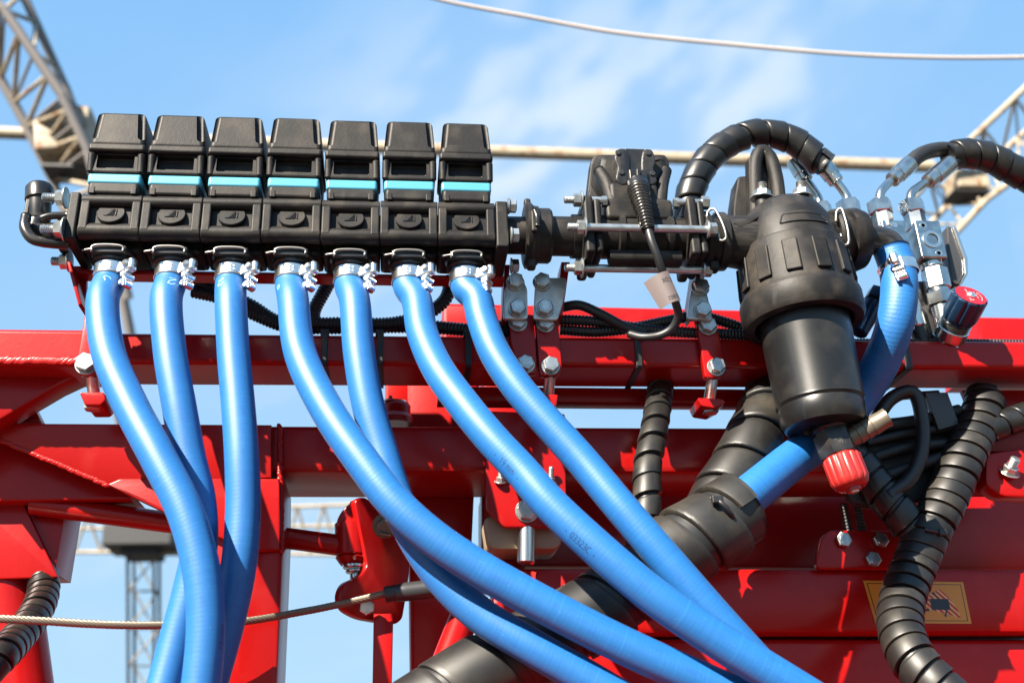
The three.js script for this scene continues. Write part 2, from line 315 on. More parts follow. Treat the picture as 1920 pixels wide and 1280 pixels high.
// left face plate welded on the lower tube, with gusset to the post
part(frame, 'face_plate', slab([[-275.9, -141.4], [-21.8, -142.7], [-19, -191.9], [-118.1, -197.2], [-157.1, -197.4], [-253.5, -155.6], [-275, -146.3]], -122, -134, 1.2), M.red);
part(frame, 'gusset_plate', slab(roundPoly([[-158.2, -197.7], [-147.6, -192.5], [-11.4, -193.2], [-7.9, -256], [-28.5, -257.2], [-64.4, -243], [-107.3, -222.6]], 2), -121, -129, 1.2), M.red);
{ const g = []; const A = [-262.6, -152.6, -121], B = [-156.8, -198.2, -121]; const n = 44;
  for (let i = 0; i < n; i++) { const t = i / n; g.push(new THREE.SphereGeometry(2.8, 8, 6).scale(1.7, 0.8, 0.45).rotateZ(-0.1).translate(A[0] + (B[0] - A[0]) * t + (hash3(i, 1, 8) - 0.5), A[1] + (B[1] - A[1]) * t + (hash3(i, 2, 8) - 0.5), -123)); }
  part(frame, 'weld_seam', g, M.red); }
// post
part(frame, 'post', slab([[-73.7, -190.7], [-8.7, -191.1], [-6.5, -240.1], [-4.9, -389.5], [-63.5, -387.9]], -130, -200, 4), M.red);
{
  const g = []; const A = [-14.9, -142.6, -128], B = [-7.2, -256.8, -128]; const n = 46;
  for (let i = 0; i < n; i++) { const t = i / n; g.push(new THREE.SphereGeometry(2.6, 8, 6).scale(0.9, 1.5, 0.8).rotateZ(0.5).translate(A[0] + (B[0] - A[0]) * t + (hash3(i, 1, 5) - 0.5) * 1.6, A[1] + (B[1] - A[1]) * t, -128.5)); }
  part(frame, 'weld_seam', g, M.red);
}
part(frame, 'lower_flange', slab([[-334, -114.9], [-265.1, -141.3], [-164.5, -185.5], [-142.2, -199.4], [-144.5, -203.2], [-317.7, -204]], -150, -225, 1.5), M.red);
// columns and panels behind
part(frame, 'rear_column', slab([[99.5, -60.8], [175.3, -60.4], [154, -388.7], [105.7, -387.5]], -224, -280, 4), M.red);
part(frame, 'rear_column', slab([[179.1, -44.3], [224.2, -43.9], [215.4, -272], [174.2, -271.3]], -225, -270, 4), M.red);
part(frame, 'rear_tube', slab([[128.6, -97.6], [446.3, -99.3], [444.1, -116], [128.5, -113.7]], -138, -158, 3), M.red);
part(frame, 'rear_tube', slab([[179, -166.8], [535.1, -172.4], [805.8, -177.1], [785.4, -256.2], [177.3, -244.8]], -260, -330, 4), M.red);
part(frame, 'top_rear_tube', slab([[141.9, 83.1], [526.1, 78.4], [519.5, 28.6], [141.6, 31.9]], -330, -420, 5), M.red);
part(frame, 'top_rear_tube', slab([[811, 73.4], [927, 72.6], [908.9, 3.6], [795.2, 2.8]], -330, -420, 5), M.red);
part(frame, 'cross_member', slab([[185.6, -268.3], [718.5, -276.4], [703.2, -335.1], [167.5, -326.6]], -150, -255, 6), M.red);
part(frame, 'cross_member_lip', slab([[166.3, -326.3], [711.4, -339], [689.5, -423.5], [155.4, -408.4]], -165, -255, 6), M.red);
part(frame, 'stub_plate', slab(roundPoly([[-293.2, -116.9], [-237, -116.7], [-224.9, -136.6], [-289.8, -136.7]], 5), -132, -150, 1), M.red);
// lower-left bracket box
part(frame, 'side_box', [slab(roundPoly([[-305.2, -182.7], [-252.9, -182.9], [-202.4, -268.2], [-290.1, -269.7]], 3), -166, -173, 1.2), slab([[-315.4, -175.7], [-258.8, -177.1], [-206.7, -205.1], [-208.3, -262.5], [-300.1, -263.6]], -174, -224, 1.5)], M.red);
part(frame, 'side_leg', cyl([-258.4, -251.3, -195], [-223.3, -379.1, -195], 26, 26, 32), M.red);
part(frame, 'cross_rod', cyl([-233.1, -203, -165], [46.8, -244.1, -165], 9.5, 9.5, 28), M.red);
part(frame, 'drop_bar', slab([[72.4, -306.7], [89.5, -307], [88.7, -390.5], [72.7, -390.1]], -150, -162, 1), M.red);
part(frame, 'diagonal_tube', cyl([157, -297.2, -160], [118, -393.4, -120], 13, 13, 28), M.red);
part(frame, 'short_upright', slab([[77.3, -42.9], [102.8, -42.7], [103.3, -113.2], [78.4, -113.2]], -226, -256, 3), M.red);
// plate with bolts hanging in front of the lower tube
const hang = part(frame, 'hanging_plate', slab(roundPoly([[171.1, -129.7], [246.7, -132.2], [242.5, -228.1], [236.1, -239.1], [186.2, -238.7], [171, -222.7]], 3), -120, -129, 1.2), M.red);
part(hang, 'bolt', boltHead([207, -224.7, -119], [0, -0.1, 1], 16, 7), M.zinc);
part(hang, 'bolt', nutStud([183.9, -198.6, -119], [0.05, 0.9, 0.5], 7, 4, 9, 2.6), M.zinc);
part(hang, 'bolt', nutStud([229.3, -198.9, -119], [0.05, 0.9, 0.5], 7, 4, 9, 2.6), M.zinc);
part(frame, 'pad_block', slab(roundPoly([[169, -224.9], [240.6, -226.5], [239.3, -250.9], [233.3, -255.6], [173.2, -254.9]], 8), -135, -180, 3), M.cream, 'cream plastic pad under the hanging plate');
part(frame, 'pivot_bolt', cyl([207.6, -235.5, -128], [205.3, -269.3, -128], 8, 8, 24, 1), M.steel);
// bolted bracket on the right cross member
const rb = part(frame, 'bolt_plate', slab(roundPoly([[473.8, -275.1], [484.6, -245.2], [494.8, -239.3], [562, -240.9], [572.1, -248.6], [564.5, -276.3]], 8), -141, -149, 1), M.red);
for (const p of [[504, -249.4, -140], [539.5, -250.3, -140], [529, -268, -140]]) part(rb, 'bolt', boltHead(p, [0, 0.1, 1], 13, 5, false), M.zinc);
for (const [a, b] of [[[514.7, -212.4, -150], [515.2, -240.6, -150]], [[528.4, -212.5, -150], [528.8, -240.8, -150]]]) part(rb, 'threaded_rod', thread(b, a, 4.2, 3), M.darkSteel);
const lug = part(frame, 'right_lug', slab(roundPoly([[644, -175.6], [721.5, -165.2], [707.3, -219.8], [650.2, -216.9], [636.9, -206.7]], 6), -108, -129, 2), M.red);
part(lug, 'bolt', nutStud([661.7, -194.7, -107], [0.1, 0.6, 0.8], 12, 6, 9, 4.5), M.zinc);
part(frame, 'right_gusset', slab([[642.8, -106.2], [749.2, -105.8], [732.7, -169.5], [656.2, -169.3]], -122, -129, 1), M.red);
part(frame, 'lower_deck', rbox(300, -500, -110, 1500, 40, 460, 6, 2), M.red);
for (const x of [-300, 900]) part(frame, 'deck_leg', rbox(x, -1410, -160, 120, 1780, 120, 8, 2), M.red);

// sticker on the cross member
{
  const W = 768, H = 400, cv = document.createElement('canvas'); cv.width = W; cv.height = H; const c = cv.getContext('2d');
  c.fillStyle = 'rgb(226,170,52)'; c.fillRect(0, 0, W, H); c.strokeStyle = 'rgb(25,22,20)'; c.lineWidth = 6; c.strokeRect(26, 26, W - 52, H - 52);
  c.fillStyle = 'rgb(225,205,150)'; c.fillRect(32, 32, W - 64, H - 64); c.fillStyle = 'rgb(226,170,52)'; c.fillRect(32, 32, W - 64, H - 64);
  // warning triangle
  c.fillStyle = 'rgb(190,36,30)'; c.beginPath(); c.moveTo(70, 350); c.lineTo(240, 70); c.lineTo(410, 350); c.closePath(); c.fill();
  c.fillStyle = 'rgb(240,196,70)'; c.beginPath(); c.moveTo(108, 330); c.lineTo(240, 112); c.lineTo(372, 330); c.closePath(); c.fill();
  // striped fan with dark block and two arrows
  c.save(); c.beginPath(); c.moveTo(430, 160); c.lineTo(560, 70); c.quadraticCurveTo(680, 190, 690, 345); c.lineTo(430, 260); c.closePath(); c.clip();
  c.fillStyle = 'rgb(246,214,130)'; c.fillRect(400, 40, 330, 330); c.strokeStyle = 'rgb(196,44,38)'; c.lineWidth = 20; for (let k = -10; k < 14; k++) { c.beginPath(); c.moveTo(400 + k * 46, 40); c.lineTo(400 + k * 46 + 260, 370); c.stroke(); } c.restore();
  c.fillStyle = 'rgb(24,34,52)'; c.fillRect(470, 165, 150, 105); c.fillRect(405, 262, 45, 22);
  c.strokeStyle = 'rgb(24,34,52)'; c.lineWidth = 12; for (const [x0, y0, x1, y1] of [[540, 165, 510, 105], [590, 270, 570, 330]]) { c.beginPath(); c.moveTo(x0, y0); c.lineTo(x1, y1); c.stroke(); c.beginPath(); c.moveTo(x1 - 14, y1 + (y1 < y0 ? 14 : -14)); c.lineTo(x1, y1 + (y1 < y0 ? -12 : 12)); c.lineTo(x1 + 16, y1 + (y1 < y0 ? 10 : -10)); c.fill(); }
  const tx = new THREE.CanvasTexture(cv); tx.colorSpace = THREE.SRGBColorSpace;
  const A = [521.4, -284.7, -149.4], B = [618.3, -287.6, -149.4], C = [618.3, -325.5, -149.4], Dd = [526.2, -323.3, -149.4];
  const g = new THREE.BufferGeometry(); g.setAttribute('position', new THREE.Float32BufferAttribute([Dd, C, B, A].flat().map((v, i) => (i % 3 === 2 ? -149.5 : v)), 3)); g.setAttribute('uv', new THREE.Float32BufferAttribute([0, 0, 1, 0, 1, 1, 0, 1], 2)); g.setIndex([0, 1, 2, 0, 2, 3]); g.computeVertexNormals(); g.userData.uvMetres = true;
  part(frame.children.find(m => m.name === 'cross_member'), 'warning_sticker', g, std({ map: tx, color: rgb(0.6, 0.6, 0.6), roughness: 0.35 }), 'yellow warning sticker with triangle and red stripes');
}

// ---------------------------------------------------------------- seven section valves
const VX = k => (k - 3) * 50;
const csg = new Evaluator(); csg.useGroups = false;
function carve(geo, cutters) { let b = new Brush(clean(geo)); b.updateMatrixWorld(); for (const c of cutters) { const q = new Brush(clean(c)); q.updateMatrixWorld(); b = csg.evaluate(b, q, SUBTRACTION); } return b.geometry; }
const valveNames = ['section valve nearest the black elbow fitting, first of the row', 'second section valve from the black elbow fitting', 'third section valve from the black elbow fitting', 'middle section valve, fourth from the black elbow fitting', 'third section valve from the pipe coupling', 'second section valve from the pipe coupling', 'section valve at the pipe coupling end of the row'];
function makeValve() {
  const v = thing('section_valve', '', 'valve', [0, -24, -30], 'motorised section valves bolted in a row');
  const body = part(v, 'valve_body', [
    rbox(0, 0.5, -40, 49.5, 43, 36, 2.5, 3), rbox(0, 3, -14, 48.6, 28, 16, 1, 2),
    cyl([-24.7, 16.5, -6], [24.7, 16.5, -6], 6, 6, 28, 0.6), cyl([-24.75, -11.5, -8], [24.75, -11.5, -8], 7.3, 7.3, 32, 0.6),
    rbox(-20.8, 2, -6, 7.8, 30, 11, 1.6, 3), rbox(20.8, 2, -6, 7.8, 30, 11, 1.6, 3), rbox(0, -20, -38, 46, 6, 34, 2.5, 3),
  ], M.plastic);
  const disc = part(body, 'emblem_disc', cyl([0, 0, 0], [0, 3.4, 0], 11.4, 11.4, 40, 0.5).rotateX(Math.PI / 2 - 0.3).translate(0, 3.4, -6), M.plastic);
  const tri = (pts) => slab(pts, 0, 0.9, 0.2).rotateX(-0.3).translate(0, 4.4, -2.85);
  part(disc, 'emblem', [tri([[-5.2, -4], [-1.6, -4], [3.2, 3.6], [0.6, 3.6]]), tri([[-0.6, -4], [0.3, -4], [4.1, 2], [4.4, 3.4]]), tri([[3.9, 3.2], [4.9, 3.6], [5, -4], [4.1, -4]]), tri([[1.4, -4], [2.2, -4], [3.6, -1.6], [3.6, -0.4]])], M.plasticSmooth);
  part(v, 'actuator_base', [rbox(0, 27.5, -25, 42.5, 13, 50, 3.5, 3), rbox(-17, 24.5, -1, 5, 7, 3, 1), rbox(17, 24.5, -1, 5, 7, 3, 1)], M.plastic);
  part(v, 'colour_band', rbox(0, 36, -25.2, 44.2, 10.4, 51.8, 2.6, 3), M.cyan);
  const neck = carve(rbox(0, 51, -25, 45, 22, 53, 3.5, 4), [rbox(-0.5, 52, 6, 31, 13.5, 22, 1.5, 2)]);
  part(v, 'actuator_neck', [neck, cyl([-20.6, 42, -1], [-20.6, 60, 1.6], 3.2, 3.2, 16, 1), cyl([20.6, 42, -1], [20.6, 60, 1.6], 3.2, 3.2, 16, 1)], M.plastic);
  const cap = new RoundedBoxGeometry(46.4, 36, 62, 5, 4.5); { const p = cap.attributes.position; for (let i = 0; i < p.count; i++) { const t = (p.getY(i) + 18) / 36, k = 1 - 0.13 * t; p.setXYZ(i, p.getX(i) * k, p.getY(i), (p.getZ(i) - 26) * (1 - 0.05 * t) + 26); } cap.computeVertexNormals(); }
  cap.translate(0, 83.5, -26);
  const groove = s => new THREE.CapsuleGeometry(3.4, 24, 6, 16).rotateZ(s * 0.09).translate(s * 18.2, 88, 4.6);
  part(v, 'actuator_cap', [carve(cap, [groove(-1), groove(1)]), rbox(0, 64.5, -26, 47.6, 8, 63.5, 2.8, 4)], M.plastic);
  const out = part(v, 'outlet_collar', [latheOn([[0.01, 0], [18, 0], [18, 4], [16.5, 6], [16.5, 11], [15, 12], [0.01, 12]], [0, -21, -28], [0, -1, 0]), rbox(0, -26.5, -11.5, 29, 7, 5, 1, 2)], M.plasticSmooth);
  part(out, 'spring_clip', [sweep([[-12.5, -29, -7.6], [-12.8, -26.5, -7.4], [-10.5, -24.8, -7.2], [10.5, -24.8, -7.2], [12.8, -26.5, -7.4], [12.5, -29, -7.6]], 1.1, 12, 1.2), sweep([[-13, -27, -9], [-21, -27.6, -11]], 0.9, 10, 2)], M.clip);
  return v;
}
const valve0 = makeValve();
for (let k = 0; k < 7; k++) {
  const v = k ? valve0.clone() : valve0; if (k) { v.name = numbered('section_valve'); v.userData = { ...valve0.userData }; scene.add(v); }
  v.position.x = VX(k) * MM; v.rotation.y = (hash3(k, 5, 2) - 0.5) * 0.012; v.position.y += (hash3(k, 6, 2) - 0.5) * 0.0008;
  if (k) { const own = new Map(); v.traverse(m => { if (m.isMesh && (m.material === M.plastic || own.has(m.material))) { let q = own.get(M.plastic); if (!q) { q = M.plastic.clone(); q.map = dustA.clone(); q.map.offset.set(hash3(k, 7, 1), hash3(k, 8, 1)); q.map.needsUpdate = true; own.set(M.plastic, q); } m.material = q; } }); }
  v.userData.label = 'black motorised ' + valveNames[k];
}

// end plates with their tie bolts
{
  const L = thing('end_plate', 'black end plate with three threaded studs beside the elbow fitting', 'end plate', [-182, -20, -30]);
  part(L, 'plate', rbox(-180.5, 0.5, -30, 9, 45, 58, 2, 3), M.plastic);
  part(L, 'stud', nutStud([-189.9, 21.7, -10], [-1, 0, 0], 12, 7, 11, 4), M.zinc);
  part(L, 'stud', nutStud([-184.6, -12.3, -4], [-1, 0, 0], 13, 7, 11, 4.2), M.zinc);
  part(L, 'stud', nutStud([-189.3, -23.3, -40], [-1, 0, 0], 12, 7, 7, 4), M.zinc);
  const Rr = thing('end_plate', 'black end plate with hexagon bolt heads beside the pipe coupling', 'end plate', [182, -20, -30]);
  part(Rr, 'plate', rbox(181, 0.5, -30, 11, 46, 58, 2, 3), M.plastic);
  for (const p of [[187.2, 22.3, -8], [187.9, -10.7, -2], [191.8, -17.7, -45]]) part(Rr, 'bolt', boltHead(p, [1, 0, 0], 11, 6, true), M.zinc);
}
// left elbow fitting
{
  const e = thing('elbow_fitting', 'black plastic elbow fitting with capped spout at the valve row end', 'fitting', [-222, -10, -28]);
  part(e, 'spout', [latheOn([[0.01, 0], [9, 0], [9.5, 2], [10, 22], [11.8, 22.5], [11.8, 34], [10, 37], [4, 38.5], [4, 40], [0.01, 40]], [-216, 7, -28], [-0.12, 1, 0]), rbox(...[-225.1, 16.4, -22], 4, 20, 4, 1)], M.plasticSmooth);
  part(e, 'elbow_bend', [sweep([[-216.4, 10.1, -28], [-217.5, -0.4, -28], [-210.8, -4.9, -28], [-198.6, -4.1, -28], [-186.9, -2.8, -28]], s => 9.5 + Math.min(4, s * 0.05), 24, 3), latheOn([[0.01, 0], [16, 0], [16, 5], [0.01, 5]], [-196.3, -2.9, -30], [1, 0.02, 0])], M.plasticSmooth);
  part(e, 'saddle', sweep([[-221, 4.3, -12], [-218.6, -9.8, -8], [-211.1, -19.8, -8], [-198.7, -21.9, -10], [-183.7, -20.9, -14]], 4.5, 14, 3), M.plasticSmooth);
  part(e, 'saddle', sweep([[-209.4, -0.2, -10], [-201.4, 3.6, -10], [-186.6, 5.7, -12]], 3.2, 14, 3), M.plasticSmooth);
}

// ---------------------------------------------------------------- pipe line: coupling, flow meter
const AX = 4, AZ = -28;
const ringX = (pts, x) => latheOn(pts, [x, AX, AZ], [1, 0, 0], 56);
{
  const c = thing('pipe_coupling', 'black pipe coupling with tabbed flange between valve row and flow meter', 'coupling', [210, AX - 30, AZ]);
  part(c, 'flange', [ringX([[16, 0], [27, 0], [30, 1.5], [30, 5], [27, 8], [26.5, 12], [16, 12]], 203), rbox(207, AX + 31, AZ + 2, 6, 10, 8, 2), rbox(208, AX - 31, AZ + 4, 8, 10, 10, 2.5), rbox(209, AX - 2, AZ + 29, 6, 22, 5, 2)], M.plastic);
  part(c, 'sleeve', [ringX([[0.01, 0], [17, 0], [17, 18], [24.5, 19], [25, 22], [25, 38], [23.5, 40], [18, 40], [18, 62], [0.01, 62]], 187)], M.plastic);
  part(c, 'clip_pin', sweep([[209.5, AX + 8, AZ + 31], [211, AX, AZ + 33], [211, AX - 8, AZ + 31.5]], 2.4, 12, 1.5), M.plasticSmooth);
}
{
  const f = thing('flow_meter', 'black flow meter with tapered sensor housing and steel tie rods', 'flow meter', [305, AX - 35, AZ]);
  part(f, 'meter_body', [ringX([[0.01, 0], [20, 0], [20, 40], [24, 41], [24, 46], [22, 47], [22, 84], [24, 85], [24, 90], [20, 91], [20, 128], [0.01, 128]], 246), rbox(306, AX + 18, AZ + 2, 62, 22, 40, 4, 3), cyl([276, AX - 27, AZ + 12], [342, AX - 27, AZ + 12], 7, 7, 24, 1)], M.plastic);
  for (const [x, nm] of [[258, 0], [352, 1]]) part(f, 'flange_plate', [rbox(x, AX - 2, AZ, 9, 58, 58, 3, 3), rbox(x + 8.5, AX - 2, AZ, 7, 54, 54, 3, 3)], M.plastic);
  const rods = [[AX + 25, AZ + 22], [AX - 8, AZ + 31], [AX - 34, AZ + 4]];
  for (const [y, z] of rods.slice(1)) part(f, 'tie_rod', [cyl([250, y, z], [366, y, z], 3.6, 3.6, 20), hex([364, y, z], [371, y, z], 11, 0.8), cyl([362, y, z], [364, y, z], 8, 8, 24, 0.4), ...nutStud([254, y, z], [-1, 0, 0], 11, 6.5, 8, 3.6)], M.zinc);
  part(f, 'tie_bolt', [cyl([250, AX + 25, AZ + 22], [276, AX + 25, AZ + 22], 3.4, 3.4, 20), ...nutStud([254, AX + 25, AZ + 22], [-1, 0, 0], 11, 6.5, 8, 3.6)], M.zinc);
  part(f, 'tie_bolt', [cyl([340, AX + 25, AZ + 22], [366, AX + 25, AZ + 22], 3.4, 3.4, 20), hex([363, AX + 25, AZ + 22], [370, AX + 25, AZ + 22], 11, 0.8)], M.zinc);
  part(f, 'small_bolt', [hex([338, AX + 25, AZ + 20], [343, AX + 25, AZ + 20], 9, 0.6), thread([343, AX + 25, AZ + 20], [350, AX + 25, AZ + 20], 2.6)], M.zinc);
  part(f, 'small_bolt', [hex([272, AX + 25, AZ + 20], [277, AX + 25, AZ + 20], 9, 0.6), thread([266, AX + 25, AZ + 20], [272, AX + 25, AZ + 20], 2.6)], M.zinc);
  // sensor housing: rounded cover plate, funnel-shaped front
  const hs = part(f, 'sensor_housing', [slab(roundPoly([[277.8, 105.6], [347, 107.9], [350.5, 100.7], [349.5, 89.8], [336.3, 49.1], [264.8, 47.2], [273.1, 98.2]], 7), -46, -60, 2.5), slab(roundPoly([[276.9, 87.8], [341.5, 89.8], [338.8, 72], [332.4, 35.9], [281.3, 34.6], [273.5, 67.1]], 6), -20, -48, 6),
    sweep([[276.2, 73.4, -26], [280.9, 55.2, -20], [283.8, 29.6, -14]], 6, 18, 3), sweep([[339.2, 75.3, -26], [333, 56.7, -20], [327.2, 30.7, -14]], 6, 18, 3), rbox(...[303.1, 39.2, -18], 46, 26, 18, 5, 3)], M.plastic);
  part(hs, 'rib', slab([[267.6, 59.9], [281.7, 31.7], [275.7, 31.6], [263.7, 44.3]], -28, -44, 1.5), M.plastic);
  const cn = part(f, 'connector', [slab(roundPoly([[291.1, 86.8], [299.2, 87.1], [301.9, 76.6], [299.8, 50.7], [292.1, 46.5], [286.2, 53.2], [290.1, 65.9], [286.9, 76.2]], 4), -8, -22, 1.5), slab(roundPoly([[315.3, 87], [323.4, 87.3], [326.5, 77.4], [322.5, 65.7], [325.7, 51.5], [318.3, 47.3], [310.7, 51], [312.9, 77]], 4), -8, -22, 1.5), rbox(...[307.7, 70.8, -16], 20, 36, 12, 2, 3), rbox(...[307.2, 54.1, -8], 17, 16, 8, 1.5, 2), rbox(...[306.8, 56, -3], 3, 10, 3, 0.6)], M.plasticSmooth);
  for (const p of [[290.8, 81.4, -7.4], [319.3, 81.7, -7.4], [292.7, 60.1, -7.4], [321.4, 59.8, -7.4]]) part(cn, 'screw', [cyl(p, add(p, [0, 0, 1], 0.9), 2.7, 2.5, 20, 0.3)], M.black);
  part(cn, 'strain_relief', sweep([[306.7, 48.4, -8], [306.1, 26.7, 0], [307, 6.7, 6], [307.5, -10.1, 10]], (s, L) => (s < 8 ? 10.5 : 9.8 - (s - 8) / (L - 8) * 4.8) + (s > 10 ? 0.9 * Math.sin(s * 1.75) : 0), 24, 0.8), M.plasticSmooth);
  // cable with paper tag
  const cb = single('sensor_cable', sweep([[307.6, -9, 10], [308.8, -21.7, 12], [313.2, -35.2, 10], [318.2, -47.4, 4], [325.7, -57.7, -6], [332.8, -68.2, -16], [336, -75.7, -24], [332.4, -83.4, -32], [322.8, -88, -38], [307.4, -87.6, -44], [297.5, -81, -52]], 3.6, 16, 3), M.black, 'black sensor cable running down from flow meter through paper tag', 'cable', [319.8, -50.5, 0]);
  const W = 256, H = 256, cv = document.createElement('canvas'); cv.width = W; cv.height = H; const c = cv.getContext('2d'); c.fillStyle = 'rgb(214,196,194)'; c.fillRect(0, 0, W, H);
  c.fillStyle = 'rgb(40,34,36)'; c.font = 'bold 54px sans-serif'; c.save(); c.translate(215, 50); c.rotate(Math.PI); c.fillText('OK', 0, 0); c.restore(); c.save(); c.translate(212, 200); c.rotate(Math.PI); c.font = 'bold 48px sans-serif'; c.fillText('M02', 0, 0); c.restore(); c.save(); c.translate(250, 195); c.rotate(Math.PI); c.fillText('0', 0, 0); c.restore(); c.save(); c.translate(252, 55); c.rotate(Math.PI); c.fillText('C', 0, 0); c.restore();
  const tx = new THREE.CanvasTexture(cv); tx.colorSpace = THREE.SRGBColorSpace;
  // curled sheet wrapped round the cable
  const TL = V([301, -57, 2]), TR = V([321.3, -48.9, 6]), BL = V([313.1, -82.2, 2]), BR = V([330.3, -76.3, 4]), pos = [], uv = [], idx = [], N = 14;
  for (const side of [0, 1]) for (let i = 0; i <= N; i++) for (let j = 0; j <= 6; j++) { const u = i / N, v = j / 6; const p = TL.clone().lerp(TR, u).lerp(BL.clone().lerp(BR, u), v); p.z += 7 * Math.sin(u * 2.6) + side * -0.3; pos.push(p.x, p.y, p.z); uv.push(u, 1 - v); }
  for (const side of [0, 1]) for (let i = 0; i < N; i++) for (let j = 0; j < 6; j++) { const a = side * (N + 1) * 7 + i * 7 + j, b = a + 7; side ? idx.push(a, b, a + 1, b, b + 1, a + 1) : idx.push(a, a + 1, b, b, a + 1, b + 1); }
  const tg = new THREE.BufferGeometry(); tg.setAttribute('position', new THREE.Float32BufferAttribute(pos, 3)); tg.setAttribute('uv', new THREE.Float32BufferAttribute(uv, 2)); tg.setIndex(idx); tg.computeVertexNormals(); tg.userData.uvMetres = true;
  single('paper_tag', tg, std({ map: tx, color: rgb(0.2, 0.19, 0.19), roughness: 0.6, transmission: 0.15, thickness: 0 }), 'white paper tag reading OK wrapped around the sensor cable', 'tag', [315.1, -65.4, 4]);
}

// ---------------------------------------------------------------- filter
{
  const FX = 456, FZc = -28, f = thing('line_filter', 'large black line filter with smooth bowl and ribbed ring nut', 'filter', [FX, -215, FZc]);
  const ax = (pts, seg = 72, cr = 0.6) => latheOn(pts, [FX, 0, FZc], [0, 1, 0], seg, cr);
  const head = part(f, 'filter_head', [ax([[47, -22], [47, -14], [46, -6], [44, 4], [40, 20], [34, 32], [24, 40], [12, 43], [0.01, 43.5]]),
    sweep([[378, AX, FZc], [400, AX, FZc], [425, AX - 3, FZc], [FX, AX - 4, FZc]], s => 22 + Math.min(6, s * 0.08), 32, 4), sweep([[FX, AX, FZc], [500, AX + 1, FZc], [519, AX + 2, FZc]], s => 27 - Math.min(5, s * 0.1), 32, 4),
    slab([[398.9, 9.9], [424.6, 17.2], [404, 3.5]], -4, -9, 0.5), slab([[473.6, 16.2], [493.4, 7.7], [489.1, 3.2]], -4, -9, 0.5)], M.plastic);
  { const at = (a, y, R) => [FX + Math.sin(a) * R, y, FZc + Math.cos(a) * R], pts = []; for (let i = 0; i <= 8; i++) pts.push(at(-0.5 + i * 0.125, 0, 45.4)); pts.push(at(0.46, 5, 43.9)); for (let i = 8; i >= 0; i--) pts.push(at(-0.42 + i * 0.105, 9, 42.6)); pts.push(at(-0.48, 4, 44.2), at(-0.5, 0, 45.4));
    part(head, 'nameplate_outline', sweep(pts, 0.7, 8, 1.5), M.plasticSmooth); }
  const boss = (x, y, z) => [cyl([x, y - 16, z], [x, y, z], 8, 7, 24, 1)];
  const studs = [[435.5, 44, -20], [474.6, 46.3, -22]];
  for (const p of studs) { part(head, 'stud_boss', boss(p[0], p[1], p[2]), M.plastic); part(head, 'stud', nutStud(p, [0.12, 1, 0.1], 14, 7, 8, 4.6), M.zinc); }
  const ring = part(f, 'ring_nut', [ax([[44, -9], [48, -9], [49, -11], [50, -52], [53.2, -57], [54, -60], [54, -77], [51.5, -81], [44, -82], [41.5, -78], [41.5, -30], [44, -12]], 80)], M.plastic);
  for (let k = 0; k < 12; k++) { const a = k / 12 * 2 * Math.PI + 0.12, g = rbox(0, 0, 0, 13.5, 31, 5, 1.4, 2).rotateX(-0.06).translate(0, -34, 49).rotateY(a).translate(FX, 0, FZc); part(ring, 'grip_rib', g, M.plastic); }
  part(f, 'bowl', ax([[39.4, -60], [39.4, -92], [37.4, -154], [37.7, -156], [35.9, -158.5], [36.6, -161], [36.2, -172], [33.5, -177], [18, -179], [16, -175], [0.01, -175]], 80), M.bowl);
  const dd = norm([0.13, -1, 0.12]), d0 = [FX + 3, -175, FZc + 1], dp = k => add(d0, dd, k);
  const dr = part(f, 'drain_valve', [latheOn([[0.01, 0], [16, 0], [16.5, 6], [14.5, 8], [14.5, 11], [0.01, 11]], d0, dd), hex(dp(9), dp(31), 29, 1.4, 0.25)], M.plasticSmooth);
  const bA = add(dp(19), [1, 0.2, 0], 6), bB = [499.3, -178.7, -10];
  const dv = norm([bB[0] - bA[0], bB[1] - bA[1], bB[2] - bA[2]]);
  part(dr, 'hose_barb', [latheOn([[0.01, 0], [8.2, 0], [8.2, 14], [8.8, 14.5], [8.2, 21], [8.8, 21.5], [8.2, 28], [8.8, 28.5], [8, 38], [8.4, 43], [6.6, 43.5], [6.4, 38], [0.01, 38]], bA, dv, 36)], M.brassy);
  // embossed marking on the hexagon
  { const cv = document.createElement('canvas'); cv.width = cv.height = 64; const c = cv.getContext('2d'); c.fillStyle = '#202020'; c.fillRect(0, 0, 64, 64); c.strokeStyle = '#4a4844'; c.lineWidth = 3; c.beginPath(); c.arc(32, 32, 26, 0, 6.3); c.stroke(); c.fillStyle = '#55524c'; c.font = 'bold 30px sans-serif'; c.textAlign = 'center'; c.textBaseline = 'middle'; c.fillText('88', 32, 33);
    const t = new THREE.CanvasTexture(cv); t.colorSpace = THREE.SRGBColorSpace; const d = new THREE.CircleGeometry(4.2, 24); d.userData.uvMetres = true; const a = 0.25 + Math.PI / 6 - Math.PI / 3; d.translate(0, 0, 14.7).rotateY(-0.27).rotateX(0.1).translate(dp(20)[0], dp(20)[1], dp(20)[2]); part(dr, 'cast_mark', d, std({ map: t, roughness: 0.45 })); }
  const cap = []; { const n = 90, pts = []; for (let j = 0; j <= 8; j++) pts.push(j); const pos = [], idx = []; const prof = [[0.86, 0], [1, 2.5], [1, 22], [0.93, 26], [0.72, 29], [0.4, 29.5], [0.38, 32], [0.02, 32.4]];
    for (const [r, y] of prof) for (let i = 0; i < n; i++) { const th = i / n * 2 * Math.PI, fl = y > 1 && y < 26 ? 1 - 0.07 * Math.max(0, Math.cos(th * 16)) : 0.97, R = 16.2 * r * (r > 0.8 ? fl : 1); pos.push(Math.cos(th) * R, y, Math.sin(th) * R); }
    for (let j = 0; j < prof.length - 1; j++) for (let i = 0; i < n; i++) { const a = j * n + i, b = j * n + (i + 1) % n; idx.push(a, a + n, b, b, a + n, b + n); }
